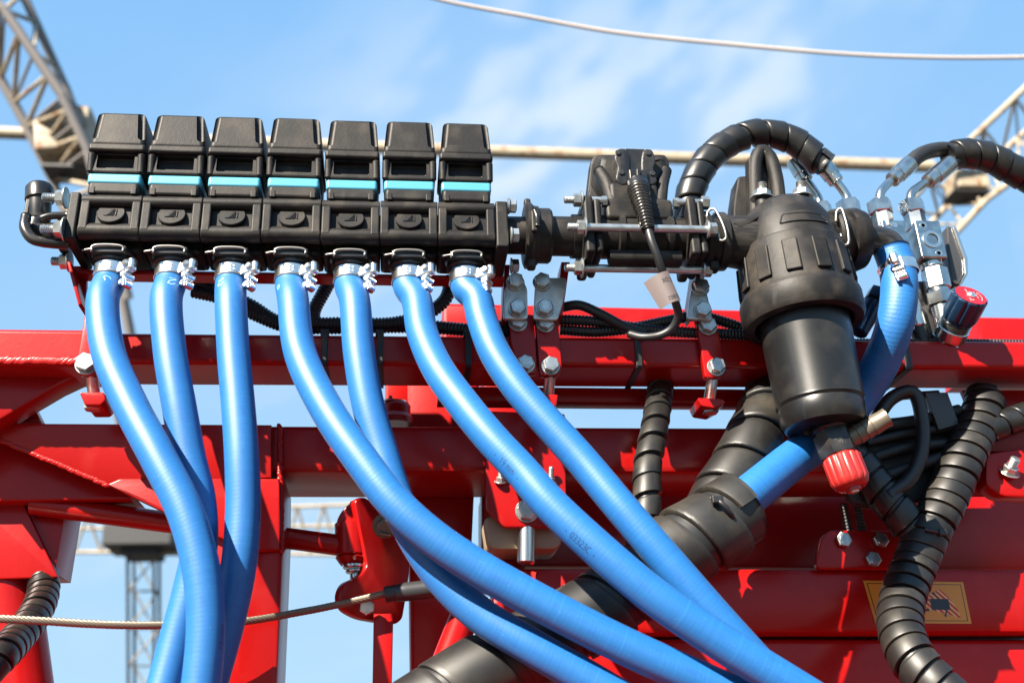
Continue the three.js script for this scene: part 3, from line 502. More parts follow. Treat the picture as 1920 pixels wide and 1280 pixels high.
    const g = new THREE.BufferGeometry(); g.setAttribute('position', new THREE.Float32BufferAttribute(pos, 3)); g.setIndex(idx); g.computeVertexNormals(); cap.push(orient(toCreasedNormals(g, 0.7), dp(30), dp(31))); }
  const rc = part(f, 'drain_cap', cap, M.redCap, 'red fluted drain cap');
  part(rc, 'screw', cyl(dp(61.5), dp(63.6), 4, 3.6, 20, 0.5), M.steel);
  // inlet coupling with wire clip
  const inl = part(f, 'inlet_coupling', [ringX([[18, 0], [26, 0], [28, 2], [28, 6], [24, 7], [24, 14], [27, 15], [27, 22], [20, 24]], 372), rbox(379, AX - 29, FZc + 6, 10, 10, 12, 3), ringX([[0.01, 0], [15, 0], [15, 16], [0.01, 16]], 362)], M.plastic);
  part(inl, 'wire_clip', sweep([[373.1, 9.3, -4], [376, 21.5, -4], [380.6, 23.7, -2], [383.2, 13.7, 2], [385.8, -3.8, 4], [385.4, -10.2, 3], [381.2, -11.4, 2], [380.1, -2.2, 1]], 1.15, 12, 1.5), M.clip);
  const o = part(f, 'outlet_coupling', [ringX([[18, 0], [27, 0], [29, 2], [29, 7], [25, 8], [25, 14], [29, 15], [30, 22], [27, 30], [20, 32], [0.01, 32]], 497)], M.plastic);
  part(o, 'wire_clip', sweep([[492.9, 8.8, -2], [496.3, 20, -2], [499.3, 21.7, 0], [499.7, 10.4, 3], [498.3, -10, 5], [496.5, -17.6, 4], [492.9, -17.6, 3], [492.9, -5.7, 2]], 1.15, 12, 1.5), M.clip);
}
scene.getObjectByName('line_filter').rotation.z = 0.035;
// outlet elbow to the large blue hose
{
  const e = thing('outlet_elbow', 'black elbow pipe from filter outlet into the large blue hose', 'fitting', [537.2, 2.1, -30]);
  part(e, 'elbow', sweep([[517.6, 7.3, -28], [532, 6.5, -28], [543.6, 2.2, -28], [547.8, -8.9, -28], [547, -26.8, -28]], 14, 28, 3), M.plasticSmooth);
}
// grip bracket behind the filter head
{
  const b = thing('grip_bracket', 'black curved grip bracket standing behind the filter head', 'bracket', [435.6, 51.7, -60]);
  part(b, 'loop', [sweep([[433.8, 41, -62], [438.2, 83.1, -62], [443.4, 114.2, -62], [450.3, 125.2, -62], [457.2, 119.7, -62], [461.1, 96.1, -62], [459.8, 59.5, -62]], 7, 16, 3), slab([[446.9, 118.3], [459.1, 118.7], [463.2, 69.2], [459.8, 45.1], [437.3, 44.5]], -66, -70, 1), slab([[434.6, 114], [441.3, 123.6], [446.7, 114.3], [441.2, 41.1], [426.9, 40.8]], -58, -72, 2)], M.plastic);
  part(b, 'side_box', [slab(roundPoly([[425.5, 100.2], [436.7, 101.8], [438.6, 91.3], [432.7, 45.6], [414.3, 48.1], [417.1, 66.2]], 3), -70, -95, 2)], M.plastic);
}

// ---------------------------------------------------------------- blue hoses and their clamps
const hoseWords = ['from the valve at the black elbow fitting, passing before two neighbours', 'from the second valve after the black elbow fitting, slipping behind its neighbour', 'from the third valve after the black elbow fitting, hanging almost straight', 'from the middle valve, sweeping over the hose beside it', 'from the third valve before the pipe coupling, passing under its neighbour', 'from the second valve before the pipe coupling, printed 19 mm 03323C', 'from the valve beside the pipe coupling, sweeping toward the black sleeve'];
const hosePaths = [
  [[-150, -71.1, -14], [-135.4, -125.4, 2], [-109.6, -175.2, 16], [-81.7, -221.1, 28], [-57.8, -262.8, 34], [-43.7, -301.4, 36], [-37, -338.1, 36], [-36.4, -380, 36], [-38.2, -403.6, 36]],
  [[-99.9, -69.4, -16], [-90.4, -120.8, -8], [-78.2, -167.8, -4], [-67, -211.2, -4], [-56.9, -244.8, -4], [-53, -277.3, -4], [-56.8, -312.5, -4], [-62.8, -346.3, -4], [-68.1, -379.1, -2], [-71.3, -400.3, -0]],
  [[-47.6, -68.6, -16], [-40.5, -120.3, -8], [-32.5, -168.4, -2], [-26, -213.2, 2], [-22.3, -254.8, 2], [-22.6, -294.7, 2], [-28.1, -332.6, 0], [-37.6, -376.3, -2], [-43.2, -400.8, -4]],
  [[3.8, -68.8, -14], [13.6, -124.1, 2], [37.4, -177.7, 18], [65.9, -223.6, 32], [92, -259.6, 40], [118.9, -284.9, 42], [152.2, -307.9, 42], [213.2, -342.4, 42], [261.3, -367, 42], [310.4, -389.5, 42], [350.1, -407.4, 42]],
  [[54.6, -67.1, -16], [60.2, -119.5, -8], [68.8, -167.3, -4], [80.5, -207.9, -2], [92.9, -247.5, 2], [109.2, -281.8, 8], [128.7, -310.5, 12], [153.4, -335.4, 16], [189.8, -359.7, 22], [227.4, -382.2, 24], [259.8, -402.1, 26]],
  [[106.7, -65.4, -18], [112, -103.1, -6], [124.1, -140.2, 8], [143, -175.3, 22], [164.5, -209, 34], [185.4, -236.5, 42], [202.7, -261.8, 50], [233.3, -296, 58], [272.7, -332.8, 62], [318.4, -365.7, 62], [346.6, -384, 62], [381, -406.3, 62]],
  [[158.8, -63.6, -20], [162.3, -83.7, -16], [171.2, -117.5, -8], [187.5, -151, 0], [202.5, -173.9, 5], [234.3, -217.7, 14], [263.8, -263.3, 26], [293.9, -304.8, 31], [324.2, -344, 32], [356.7, -383.5, 32], [380, -411, 32]],
];
const printA = [{ x: 880, y: 36, t: '-   19 mm   -' }, { x: 1190, y: 36, t: '-  03323C  -' }];
const printDown = [{ x: 1180, y: 216, t: '03323C  -', flip: true }, { x: 1480, y: 216, t: '-   19 mm', flip: true }, { x: 760, y: 216, t: '-  03323C', flip: true }];
const printSide = [{ x: 620, y: 205, t: '-  03323C  -', size: 19 }, { x: 900, y: 205, t: '19 mm  -', size: 19 }];
const scr = (x, y, st) => st.map(s => s.map(p => [x + p[0], y + p[1]]));
const two = [[0, 0], [6, -8], [14, -6], [12, 4], [2, 14], [0, 18], [14, 17]].map(p => [p[1] * -1.1, p[0] * 1.3]);
const hoseMats = [
  hoseMaterial(printDown, { seed: 3, scrawl: [scr(150, 236, [[[0, 0], [-10, 6], [-12, 16], [-2, 20], [6, 14], [14, 14]], [[22, 24], [25, 25]]])] }),
  hoseMaterial(printSide, { seed: 5, scrawl: [scr(150, 230, [two.map(p => [p[0] + 8, p[1]]), [[6, 28], [8, 29]], [[-12, 36], [14, 40]]])] }),
  hoseMaterial(printSide, { seed: 8, scrawl: [scr(152, 14, [two])] }),
  hoseMaterial([{ x: 760, y: 205, t: '-  03323C  -' }, { x: 1080, y: 205, t: '19 mm  -  15 bar' }, { x: 1500, y: 205, t: '-  03323C' }], { seed: 13, scrawl: [scr(154, 34, [[[-10, 4], [-4, 0], [8, 2], [10, 8], [0, 10], [-10, 8], [-10, 4]]])] }), hoseMaterial(printSide, { seed: 17 }), hoseMaterial(printA, { seed: 23 }), hoseMaterial([{ x: 640, y: 215, t: '-  03323C  -' }, { x: 1000, y: 215, t: '19 mm  -' }], { seed: 29 }),
];
for (let k = 0; k < 7; k++) {
  const x = VX(k), top = [[x, -25, -28], [x, -40, -27.6], [x - 0.2, -50, -25.5]];
  single('blue_hose', sweep([...top, ...hosePaths[k]], 13.1, 40, 4), hoseMats[k], 'blue rubber hose ' + hoseWords[k], 'hose', [x, -40, -22], 'blue section hoses');
}
function makeClamp(name, label, group, C, axis, r, turn) {
  const c = thing(name, label, 'hose clamp', C, group), up = V(norm(axis)), q = new THREE.Quaternion().setFromUnitVectors(new THREE.Vector3(0, 1, 0), up);
  const place = g => g.rotateY(turn).applyQuaternion(q).translate(C[0], C[1], C[2]);   // local: +z is where the ears stand
  const band = part(c, 'band', place(lathe([[r, -5.6], [r + 0.9, -5.6], [r + 1.3, -4.8], [r + 1, -3.6], [r + 1, 3.6], [r + 1.3, 4.8], [r + 0.9, 5.6], [r, 5.6]], 48, 0.5)), M.chrome);
  const emb = []; for (let i = 0; i < 5; i++) emb.push(place(new THREE.SphereGeometry(0.9, 8, 6).translate(0, (i % 2) * 3 - 1.5, r + 0.9).rotateY(-0.75 - 0.22 * (i >> 1)))); part(band, 'embossing', emb, M.chrome);
  part(c, 'ear', [place(rbox(0, 0, r + 6.5, 8, 12.4, 17, 3.2, 4)), place(rbox(1, 0, r + 1, 12, 11.4, 3, 1.2, 2))], M.chrome);
  part(c, 'ear_slot', place(cyl([-3.4, 0, r + 2.6], [-3.7, 0, r + 2.6], 2.3, 2.3, 20)), M.black);
  part(c, 'screw', [place(cyl([-6.6, 0.4, r + 8.6], [-3.2, 0.4, r + 8.6], 3.2, 4, 22, 1)), place(cyl([-3, -12, r + 8], [-3, -21, r + 8.4], 1.7, 1.7, 14, 0.4))], M.chrome);
  for (const [y, z] of [[-9.4, r + 7], [-16.6, r + 6.2]]) part(c, 'barrel', place(cyl([-5, y, z], [6, y, z], 3.5, 3.5, 24, 1).translate(0, 0, 0)), M.chrome);
  return c;
}
const clampOf = ['nearest the black elbow fitting', 'second from the black elbow fitting', 'third from the black elbow fitting', 'on the hose of the middle valve', 'third from the pipe coupling', 'second from the pipe coupling', 'beside the pipe coupling'];
for (let k = 0; k < 7; k++) makeClamp('hose_clamp', 'shiny steel hose clamp on blue hose ' + clampOf[k], 'hose clamps under the section valves', [VX(k), -41.5, -27.4], [-0.01, 1, -0.1], 13.5, 0.95 + (hash3(k, 3, 9) - 0.5) * 0.14);

// large blue hose from the filter
{
  const m = hoseMaterial([], { seed: 41 }); m.bumpScale = 0.0003;
  single('large_blue_hose', sweep([[546.8, -3.4, -28], [548.5, -21.7, -27], [544.2, -47.9, -24], [536.3, -79.9, -30], [528, -107.2, -52], [511.6, -133.4, -72], [474.8, -167.7, -72], [419.8, -207.7, -44], [377.6, -238.4, -26], [342.4, -262.5, -22], [310.2, -283.2, -24]], 16.4, 44, 4), m, 'large blue braided hose bending down behind the filter bowl', 'hose', [542.4, -53.1, -30]);
  makeClamp('large_hose_clamp', 'large steel hose clamp on the blue hose below the filter elbow', undefined, [548.7, -26.1, -27], [-0.12, 1, -0.06], 16.5, -0.55);
}

// ---------------------------------------------------------------- spiral-wrapped hoses
function wrapped(name, label, path, r, pitch, o = {}) {
  const t = thing(name, label, 'hose', path[0], 'spiral wrapped black hoses');
  part(t, 'inner_hose', sweep(path, r - 2.6, 24, 5), M.black);
  part(t, 'spiral_guard', spiral(path, r, pitch, o.cover || 0.95, 2.2, o.lean || 1.2), o.mat || M.wrap);
  return t;
}
wrapped('wrapped_hose', 'black spiral wrapped hose arching up behind the filter head', [[379, 28.7, -95], [378, 71, -95], [389.1, 108.8, -95], [416.8, 146.9, -95], [459.5, 169.5, -95], [498.9, 162.9, -95], [530.3, 131, -95]], 14, 22, { lean: 1.6 });
wrapped('wrapped_hose', 'black spiral wrapped hose arching over the silver hydraulic fittings', [[663.3, 145.1, -90], [684.2, 148.4, -90], [711.4, 145.9, -92], [737, 133.4, -95], [771.7, 116.4, -100]], 15, 19, { lean: 1.8 });
wrapped('wrapped_hose', 'narrow black spiral wrapped hose hanging below the upper tube', [[350.3, -73.7, -150], [335.8, -117.4, -112], [321.3, -157.6, -84], [306.6, -202.6, -66], [301.3, -237.5, -58], [291.4, -274.3, -54], [280, -300.6, -52]], 11.6, 20, { lean: 1.4, mat: M.wrapDusty });
wrapped('wrapped_hose', 'thick black spiral wrapped hose behind the large blue hose', [[484.7, -58.7, -170], [446.9, -116.3, -118], [415.9, -161.9, -86], [390.8, -199.9, -76], [366.7, -232, -72], [351.1, -262.4, -70]], 25, 34, { lean: 1.8, mat: M.wrapDusty });
wrapped('wrapped_hose', 'thick dusty wrapped hose running down below the blue hoses', [[314.7, -281.1, -24], [277.9, -308.3, -24], [242.4, -330.1, -22], [195.8, -354, -20], [155, -373.6, -18], [115.6, -397, -16], [70.4, -424.5, -14]], 29, 46, { lean: 0.8, mat: M.wrapDusty });
wrapped('wrapped_sleeve', 'loose black spiral sleeve around the end of the large blue hose', [[374.2, -247.3, -26], [349.6, -262.1, -24], [323.3, -277.4, -22], [298.7, -290.3, -24]], 31, 36, { cover: 0.88, lean: 2.2, mat: M.wrapDusty });
wrapped('wrapped_hose', 'black spiral wrapped hose passing in front of the warning sticker', [[659.7, -116.1, -112], [643.5, -144.5, -106], [614.9, -183.3, -100], [587.6, -224.2, -98], [565.4, -253.4, -98], [548.8, -281.4, -100], [528.7, -310.4, -92], [513.9, -339.4, -76], [512.6, -367.1, -60], [525.2, -393.4, -46], [537.6, -414.3, -36]], 18.5, 13.5, { lean: 1.3, mat: M.wrapDusty });
wrapped('wrapped_hose', 'short black spiral wrapped hose joining the hose at the red lug', [[515.1, -174.1, -112], [532, -208.6, -108], [546, -233.2, -104], [556.5, -251.9, -104]], 16, 17, { lean: 1.3 });
wrapped('wrapped_hose', 'black wrapped hose branching toward the red lug bolt', [[635.3, -159.8, -100], [661.6, -149.2, -100], [708.6, -133, -100]], 12.5, 17, { lean: 0.8 });
wrapped('wrapped_hose', 'black spiral wrapped hose below the red side box by wire rope', [[-226, -248, -190], [-214.5, -280.2, -170], [-209.6, -305.5, -140], [-210.9, -329, -110], [-211.6, -349.4, -76], [-225.6, -369, -70]], 13, 11, { lean: 0.9 });
single('cable_tie', [sweep([[339.6, -247, 2], [343.4, -252.7, 12], [350.7, -260.7, 10], [357.7, -267.5, -2]], 2, 8, 2), rbox(...[341.3, -250.1, 10], 9, 6, 6, 1)], M.black, 'black cable tie round the large blue hose at sleeve mouth', 'cable tie', [343.3, -256.9, 15], 'black cable ties');
single('cable_tie', [sweep([[554.1, -253.7, -80], [561, -256.2, -78], [574.1, -257.2, -82]], 1.8, 8, 2), rbox(...[568.7, -257.2, -78], 7, 6, 4, 1)], M.black, 'black cable tie binding two wrapped hoses above the sticker', 'cable tie', [566, -255.7, -80], 'black cable ties');

// hoses and dark loops behind the filter
single('black_cable_loop', sweep([[535.2, -147, -99.2], [556.4, -124.1, -96.2], [575.3, -119.8, -93.2], [578.3, -149.5, -92], [571.1, -180.5, -92], [555, -205.4, -93.2], [532.9, -219.7, -95]], 6.5, 16, 4), M.black, 'black cable loop hanging beside the barbed drain outlet', 'cable', [564.5, -159.5, -78]);
for (const [i, p] of [[[535.8, -128.9, -105.2], [564.5, -120.1, -106.7], [609, -115.6, -108.2]], [[528.1, -164.9, -108.2], [563.2, -157.3, -107.6], [618, -149.1, -108.2]], [[524.4, -182, -106.7], [565.3, -170.8, -106.4], [619.6, -165.2, -107.6]], [[517.3, -204.3, -105.2], [560.3, -192, -104.6], [610.6, -176.5, -105.2]], [[540.2, -148.1, -111.2], [583.2, -142.9, -110.6], [628.6, -131.9, -111.2]]].entries())
  single('dark_cable', sweep(p, 3.6 + i * 0.7, 14, 5), M.matte, `dark cable, ${['thinnest', 'second thinnest', 'middling', 'second thickest', 'thickest'][i]} of the bundle behind the red drain cap`, 'cable', p[1], 'bundled dark cables');
single('dark_pouch', slab(roundPoly([[518.9, -130.4], [543.5, -141.1], [576.5, -135.7], [627.9, -146.4], [613.2, -214.5], [528.4, -225], [504, -218.8]], 10), -116, -127, 4), M.matte, 'dark rubber flap hanging behind the bundled cables', 'rubber flap', [584, -178.5, -150]);
single('grey_strap', slab([[591.3, -117.1], [614.3, -117], [619.1, -149.3], [597.8, -155.1]], -100, -107, 1), M.darkPlate, 'dark grey flat strap below the upper tube', 'strap', [596.3, -141.4, -85]);

// ---------------------------------------------------------------- corrugated harness along the upper tube
const corr = (name, label, path, r) => single(name, sweep(path, corrugated(r), 16, 0.8), M.corr, label, 'conduit', path[0], 'black corrugated conduits');
corr('corrugated_conduit', 'black corrugated conduit rising behind the third blue hose', [[-145.8, -7.3, -84], [-109.8, -14.8, -84], [-76.3, -24.1, -86], [-42.2, -39.9, -88], [-17.7, -54.7, -90], [15.9, -59.6, -90]], 6);
corr('corrugated_conduit', 'lower black corrugated conduit rising behind the third blue hose', [[-94.9, -27.1, -86], [-66.1, -34.2, -87], [-37.1, -48.5, -90], [-7.9, -59.9, -90], [20.7, -60.6, -90], [68.9, -59.9, -88], [112.5, -59.4, -88], [166.2, -64, -86], [215.5, -64.6, -86]], 6.5);
corr('corrugated_conduit', 'black corrugated conduit slanting down beside the middle valve hose', [[33.7, -5.1, -82], [22.5, -30, -82], [14.9, -48, -84], [16.3, -58.1, -84], [40.2, -59.4, -84], [88.2, -58.3, -84], [117.2, -49.2, -82], [134.4, -34.7, -80], [139.9, -13.6, -78]], 6.5);
corr('corrugated_conduit', 'black corrugated conduit along the tube behind the bracket pair', [[180.7, -61.4, -82], [215.5, -54.5, -82], [245.1, -55, -80], [279.5, -57.7, -78], [313.7, -64.7, -76], [363.8, -68.5, -76], [425.5, -69.1, -78]], 5.4);
corr('corrugated_conduit', 'black corrugated conduit with a bow under the flow meter', [[240.2, -63, -84], [274.7, -65.7, -82], [309.8, -61.9, -80], [340.2, -55.9, -78], [372, -49.1, -80], [397, -55.4, -80], [422.3, -64.1, -82]], 5.4);
single('black_cable', sweep([[243.3, -41.9, -80], [257.3, -42.4, -74], [276, -52.8, -70], [297.4, -65.5, -70], [316.6, -73.9, -70]], 4.6, 16, 3), M.black, 'smooth black cable bowing down from the bracket pair', 'cable', [268.9, -64.3, -48]);
corr('corrugated_conduit', 'thin corrugated conduit lying on the tube below the knob', [[521, -72.1, -84], [575.1, -70.7, -86], [628.9, -70.2, -86], [715.9, -71, -86]], 3);
// ties round the upper tube
const tieWords = ['beside the hose of the middle valve', 'between the two middle blue hoses', 'under the hose of the sixth valve', 'below the paper tag', 'below the adjusting knob'];
for (const [i, x] of [[26.7, -91.2, -75][0], [75.4, -90.8, -75][0], [154.3, -92.7, -75][0], [309.8, -91.4, -75][0], [566.4, -97.4, -75][0]].entries()) {
  const g = []; const w = i === 4 ? 7 : 5.5;
  g.push(rbox(x, -88, FZ + 1.2, w, 30, 1.6, 0.5), rbox(x, -103.4, FZ - 27, w, 1.6, 56, 0.5), rbox(x, -72.6, FZ - 27, w, 1.6, 56, 0.5), rbox(x - 0.5, -72, FZ - 2, 7.5, 6, 7, 1), cyl([x - w / 2, -101.5, FZ - 1.5], [x + w / 2, -101.5, FZ - 1.5], 3, 3, 16), cyl([x - w / 2, -75, FZ - 1.5], [x + w / 2, -75, FZ - 1.5], 3, 3, 16));
  single('tube_tie', g, M.black, 'black cable tie round the upper red tube ' + tieWords[i], 'cable tie', [x, -103, FZ], 'black cable ties');
}

// ---------------------------------------------------------------- clamp brackets on the upper tube
function bracket(label, o) {
  const t = thing('clamp_bracket', label, 'bracket', o.base, 'clamp brackets on the upper tube');
  if (o.upper) { part(t, 'upper_plate', slab(roundPoly(o.upper, 3), o.zu, o.zu - 5, 1), M.galv); }
  if (o.web) part(t, 'web', slab(o.web, o.zu - 5, o.zu - 40, 1), M.red);
  part(t, 'lower_plate', slab(roundPoly(o.lower, 2.5), -66, -74, 1), M.red);
  for (const p of o.bolts) part(t, 'bolt', boltHead(p, [0, 0.02, 1], p[3] || 13, 6, true, 0.2), M.zinc);
  if (o.long) { part(t, 'long_bolt', [thread(o.long[0], o.long[1], 5.2, 1.5)], M.steel); part(t, 'foot_plate', slab(roundPoly(o.foot, 2), -64, -96, 1), M.red); part(t, 'foot_nut', hex(add(o.long[1], [0, -1, 0], 4), add(o.long[1], [0, -1, 0], 12), 13, 1), M.zinc); }
  return t;
}
bracket('left bracket of the pair beside the last blue hose, grey upper plate', { base: [198.9, -61.1, -68], zu: -54, upper: [[190, -25], [202.7, -24.8], [207.6, -35.6], [206.9, -66.5], [184.9, -66.7], [186.7, -38.6]], lower: [[191.7, -56.4], [213.7, -56.1], [214.5, -82.6], [214.1, -113.6], [199.3, -115.7], [191.8, -82.8]], bolts: [[196.6, -30.4, -54], [197.6, -57.1, -54], [199.1, -65.3, -66], [204.3, -105.9, -66]] });
bracket('bracket of the pair standing toward the flow meter, grey upper plate', { base: [225.8, -60.8, -68], zu: -54, upper: [[215.2, -29], [222.3, -24.5], [243.9, -24.1], [240.8, -45.8], [233.8, -67.2], [211.7, -66.4]], lower: [[215.1, -56.1], [235.2, -56.9], [236.8, -82.4], [237.2, -110.9], [233.2, -115.5], [216.9, -115.6]], bolts: [[221, -30, -54], [222.3, -56.8, -54], [223.9, -66, -66], [226.7, -107.3, -66]], long: [[227.3, -113, -76], [223.6, -140.5, -76]], foot: [[210.5, -134.5], [232.3, -134.4], [229.9, -145.4], [215.7, -145.4]] });
bracket('bracket under the flow meter with long threaded bolt', { base: [377.9, -59, -68], zu: -54, upper: [[366.2, -19.2], [370.7, -24.7], [374.4, -37.3], [377.2, -65.4], [352.5, -64.7], [359.4, -35.9]], lower: [[364.5, -54.2], [382.1, -55], [386.2, -80.9], [387.4, -112.5], [381, -116.7], [367.2, -116.8], [366.5, -86.4]], bolts: [[368.3, -33, -54], [367.7, -57, -54], [374.9, -67, -66], [378.4, -107.2, -66]], long: [[376.8, -115.2, -76], [371.5, -136, -76]], foot: [[357.4, -137], [379.8, -137.9], [383.3, -141.4], [372.9, -147], [360.4, -145]] });
bracket('bracket with large bolt under the valve nearest the elbow fitting', { base: [-171.3, -105.8, -68], lower: [[-179.8, -61.1], [-173.5, -61], [-164.6, -86.3], [-159, -115], [-164.8, -117.4], [-177, -117.5], [-180.4, -111.2]], bolts: [[...[-171.8, -108.1, -66], 15]], long: [[-169.2, -115.3, -76], [-165.1, -133.9, -76]], foot: [[-174.3, -134], [-154.3, -133.9], [-151.8, -140.6], [-155.5, -145.4], [-168.5, -145.5]] });
// thin red hanger strips between the flow meter and the brackets, and at the valve row end
single('hanger_strip', slab([[240.9, -5.8], [249, -5.7], [239.1, -60.7], [233.2, -60.7]], -58, -84, 0.8), M.red, 'thin red hanger strip beside the flow meter nut', 'bracket', [240.5, -38, -70], 'red hanger strips');
single('hanger_strip', slab([[367.8, -10.3], [375.1, -10.2], [360.7, -59.2], [357.2, -53.8]], -58, -84, 0.8), M.red, 'thin red hanger strip under the flow meter far flange', 'bracket', [365.6, -36.2, -70], 'red hanger strips');
single('hanger_strip', slab([[187.8, -9.6], [192.8, -9.5], [189.2, -61.3], [184.4, -61.3]], -58, -84, 0.8), M.red, 'thin red hanger strip at the bolted end of the valve row', 'bracket', [188.1, -38.8, -70], 'red hanger strips');
single('corner_bracket', [slab([[-189.1, -28.5], [-186, -28.4], [-171.7, -67.7], [-174.1, -69.7]], -30, -62, 0.8), slab([[-192.6, -19.1], [-180.9, -18.9], [-175.7, -60.2], [-178.1, -62.3]], -56, -62, 0.8)], M.red, 'folded red corner bracket under the valve nearest the elbow fitting', 'bracket', [-178.9, -56.4, -45]);
single('valve_rail', rbox(0, -30.5, -52, 372, 4, 16, 1), M.red, 'long red mounting rail under the valve row', 'rail', [0, -32, -52]);

// ---------------------------------------------------------------- hydraulic fittings on the right
{
  const hz = -80;
  function fit(label, x0, y0, o) {
    const P = [572.4, 75, -80], t = thing('hydraulic_fitting', label, 'fitting', [o.nut[0], o.nut[1] - 20, o.nut[2]], 'silver hydraulic fittings');
    part(t, 'crimp_sleeve', [cyl(o.crimp[0], o.crimp[1], 8.6, 8.2, 28, 1), cyl(o.crimp[0], [0, 1, 2].map(i => o.crimp[0][i] * 0.3 + o.crimp[1][i] * 0.7), 9.2, 9.2, 12, 0.6)], M.fitting);
    part(t, 'elbow_tube', sweep(o.tube, 4.6, 20, 2), M.fitting);
    part(t, 'nut', [hex(o.nut, add(o.nut, [0, 1, 0], 15), 21, 1.4, 0.3), hex(add(o.nut, [0, 1, 0], -18), o.nut, 18, 1, 0.1), cyl(add(o.nut, [0, 1, 0], -22), add(o.nut, [0, 1, 0], -18), 8, 8, 20)], M.fitting);
    return t;
  }
  fit('silver hydraulic fitting with bent tube beside the filter outlet', 0, 0, { crimp: [[616.5, 129.1, -82], [592.4, 107.7, -82]], tube: [[594.5, 109.7, -82], [584.9, 101.1, -82], [576.4, 90.8, -80], [572.7, 76.3, -80]], nut: [572.4, 65.7, -80] });
  fit('silver hydraulic fitting with bent tube under the wrapped hose arch', 0, 0, { crimp: [[663.5, 133.2, -86], [633, 109.5, -86]], tube: [[635.7, 111.5, -86], [622.6, 103.4, -86], [611.8, 94.2, -84], [606.6, 78.4, -82]], nut: [608, 67.8, -82] });
  fit('silver hydraulic fitting at the far end of the wrapped arch hose', 0, 0, { crimp: [[530.3, 136.9, -100], [542.3, 115.1, -100]], tube: [[541.4, 116.3, -100], [546.7, 106.8, -100], [549.9, 98.6, -100], [550.4, 87.7, -100]], nut: [549.7, 77, -100] });
  fit('silver hydraulic fitting half hidden behind the filter stud', 0, 0, { crimp: [[511.8, 158.1, -125], [521, 132.9, -125]], tube: [[520.2, 135.6, -125], [526.9, 121.8, -125], [531.1, 110.8, -125], [531, 99, -125]], nut: [530.9, 87.4, -125] });
  single('bare_hose', sweep([[614.4, 127, -82], [627.6, 139.2, -84], [645, 149.1, -88], [664.4, 153.1, -90], [679.8, 150.9, -92]], 8, 20, 3), M.rubber, 'bare black hose between crimp sleeve and wrapped arch', 'hose', [640.5, 146.3, -86]);
  single('bare_hose', sweep([[660.7, 131.1, -86], [673.9, 138.8, -88], [688.9, 143.2, -90]], 8, 20, 3), M.rubber, 'short bare black hose entering the wrapped arch from below', 'hose', [671.9, 137.4, -88]);
  // valve block
  const b = thing('hydraulic_block', 'silver machined hydraulic valve block behind the large blue hose', 'valve block', [611.4, 6.6, -90]);
  const X1 = [576.5, 37.6, -82], X2 = [614.5, 36.5, -84];
  part(b, 'block', [rbox(X1[0] + 2, X1[1] - 2, X1[2] - 2, 25, 38, 26, 2, 3), hex([X1[0] + 4, X1[1] - 21, X1[2] - 2], [X1[0] + 5, X1[1] - 40, X1[2] - 2], 23, 1.2, 0.3)], M.fitting);
  const b2 = part(b, 'block', [rbox(X2[0] - 1, X2[1] - 3, X2[2], 27, 42, 28, 2, 3), cyl([X2[0] + 1, X2[1] - 23, X2[2]], [X2[0] + 2, X2[1] - 30, X2[2]], 11, 11, 28, 1)], M.fitting);
  for (const p of [[X2[0] - 6, X2[1] + 12, X2[2] + 14], [X2[0] + 4, X2[1] - 19, X2[2] + 14], [X1[0] + 2, X1[1] + 11, X1[2] + 11.2]]) part(b2, 'plug', latheOn([[0.01, 0], [2, 0], [3, 0.4], [3.4, 0.4], [3.4, 0]].reverse(), p, [0, 0, 1], 20), M.steel);
  part(b2, 'boss_ring', latheOn([[6, 0], [9.5, 0], [9.5, 1.6], [7.5, 2], [6, 1.4]], [X2[0], X2[1] - 4, X2[2] + 13.6], [0, 0, 1], 32), M.steel);
  part(b, 'back_plate', slab(roundPoly([[643.1, 57.9], [648.6, 56.7], [652.2, 19.8], [649.7, 2.8], [640.4, -9.3], [635.5, -5.8], [638.6, 30.5]], 4), -86, -100, 1.5), M.darkPlate);
  part(b, 'back_plate_edge', slab(roundPoly([[648.6, 56.7], [651.8, 55.6], [656.2, 19.9], [653.1, 2.9], [645.1, -8], [641.5, -9.2], [649.7, 2.8], [652.2, 19.8]], 1), -84, -102, 0.8), M.steel);
  const n0 = [617.7, 6, -84];
  part(b, 'hex_adapter', [hex(n0, add(n0, [0, -1, 0], 22), 22, 1.4, 0.1), cyl(add(n0, [0, -1, 0], 22), add(n0, [0, -1, 0], 26), 10, 10, 24, 0.5), hex(add(n0, [0, -1, 0], 26), add(n0, [0, -1, 0], 40), 24, 1.4, 0.4), cyl(add(n0, [0, -1, 0], 40), add(n0, [0, -1, 0], 72), 10.5, 10.5, 28, 1)], M.fitting);
  const m0 = [575.2, -17.6, -84];
  part(b, 'stem', [cyl(m0, add(m0, [0, -1, 0], 45), 9, 9, 28, 1), hex(add(m0, [0, 1, 0], 2), add(m0, [0, 1, 0], 18), 24, 1.2, 0.2)], M.fitting);
  part(b, 'dark_spine', [slab([[601.9, -0.3], [618.8, -0.1], [619.9, -64.1], [601.9, -64.3]], -96, -104, 1)], M.darkPlate);
  part(b, 'hose_stub', [cyl([589.5, -23.2, -90], [592, -54.7, -90], 9, 9, 24, 1)], M.steel);
  part(b, 'hose_tail', [cyl([592.2, -53.6, -90], [593.4, -77.2, -90], 8, 8, 24, 1)], M.black);
  part(b, 'side_valve', [cyl([541.9, -39.3, -70], [520.8, -70.1, -70], 10, 8, 24, 1), hex([543.4, -37, -70], [550.6, -26.7, -70], 20, 1)], M.knobBlue);
  // adjusting knob
  const d = norm([0.12, 0.5, 0.86]), kF = [621.9, -43.8, -40], kA = add(kF, d, -40);
  const k = thing('adjusting_knob', 'dark blue fluted adjusting knob with printed red face', 'knob', kA);
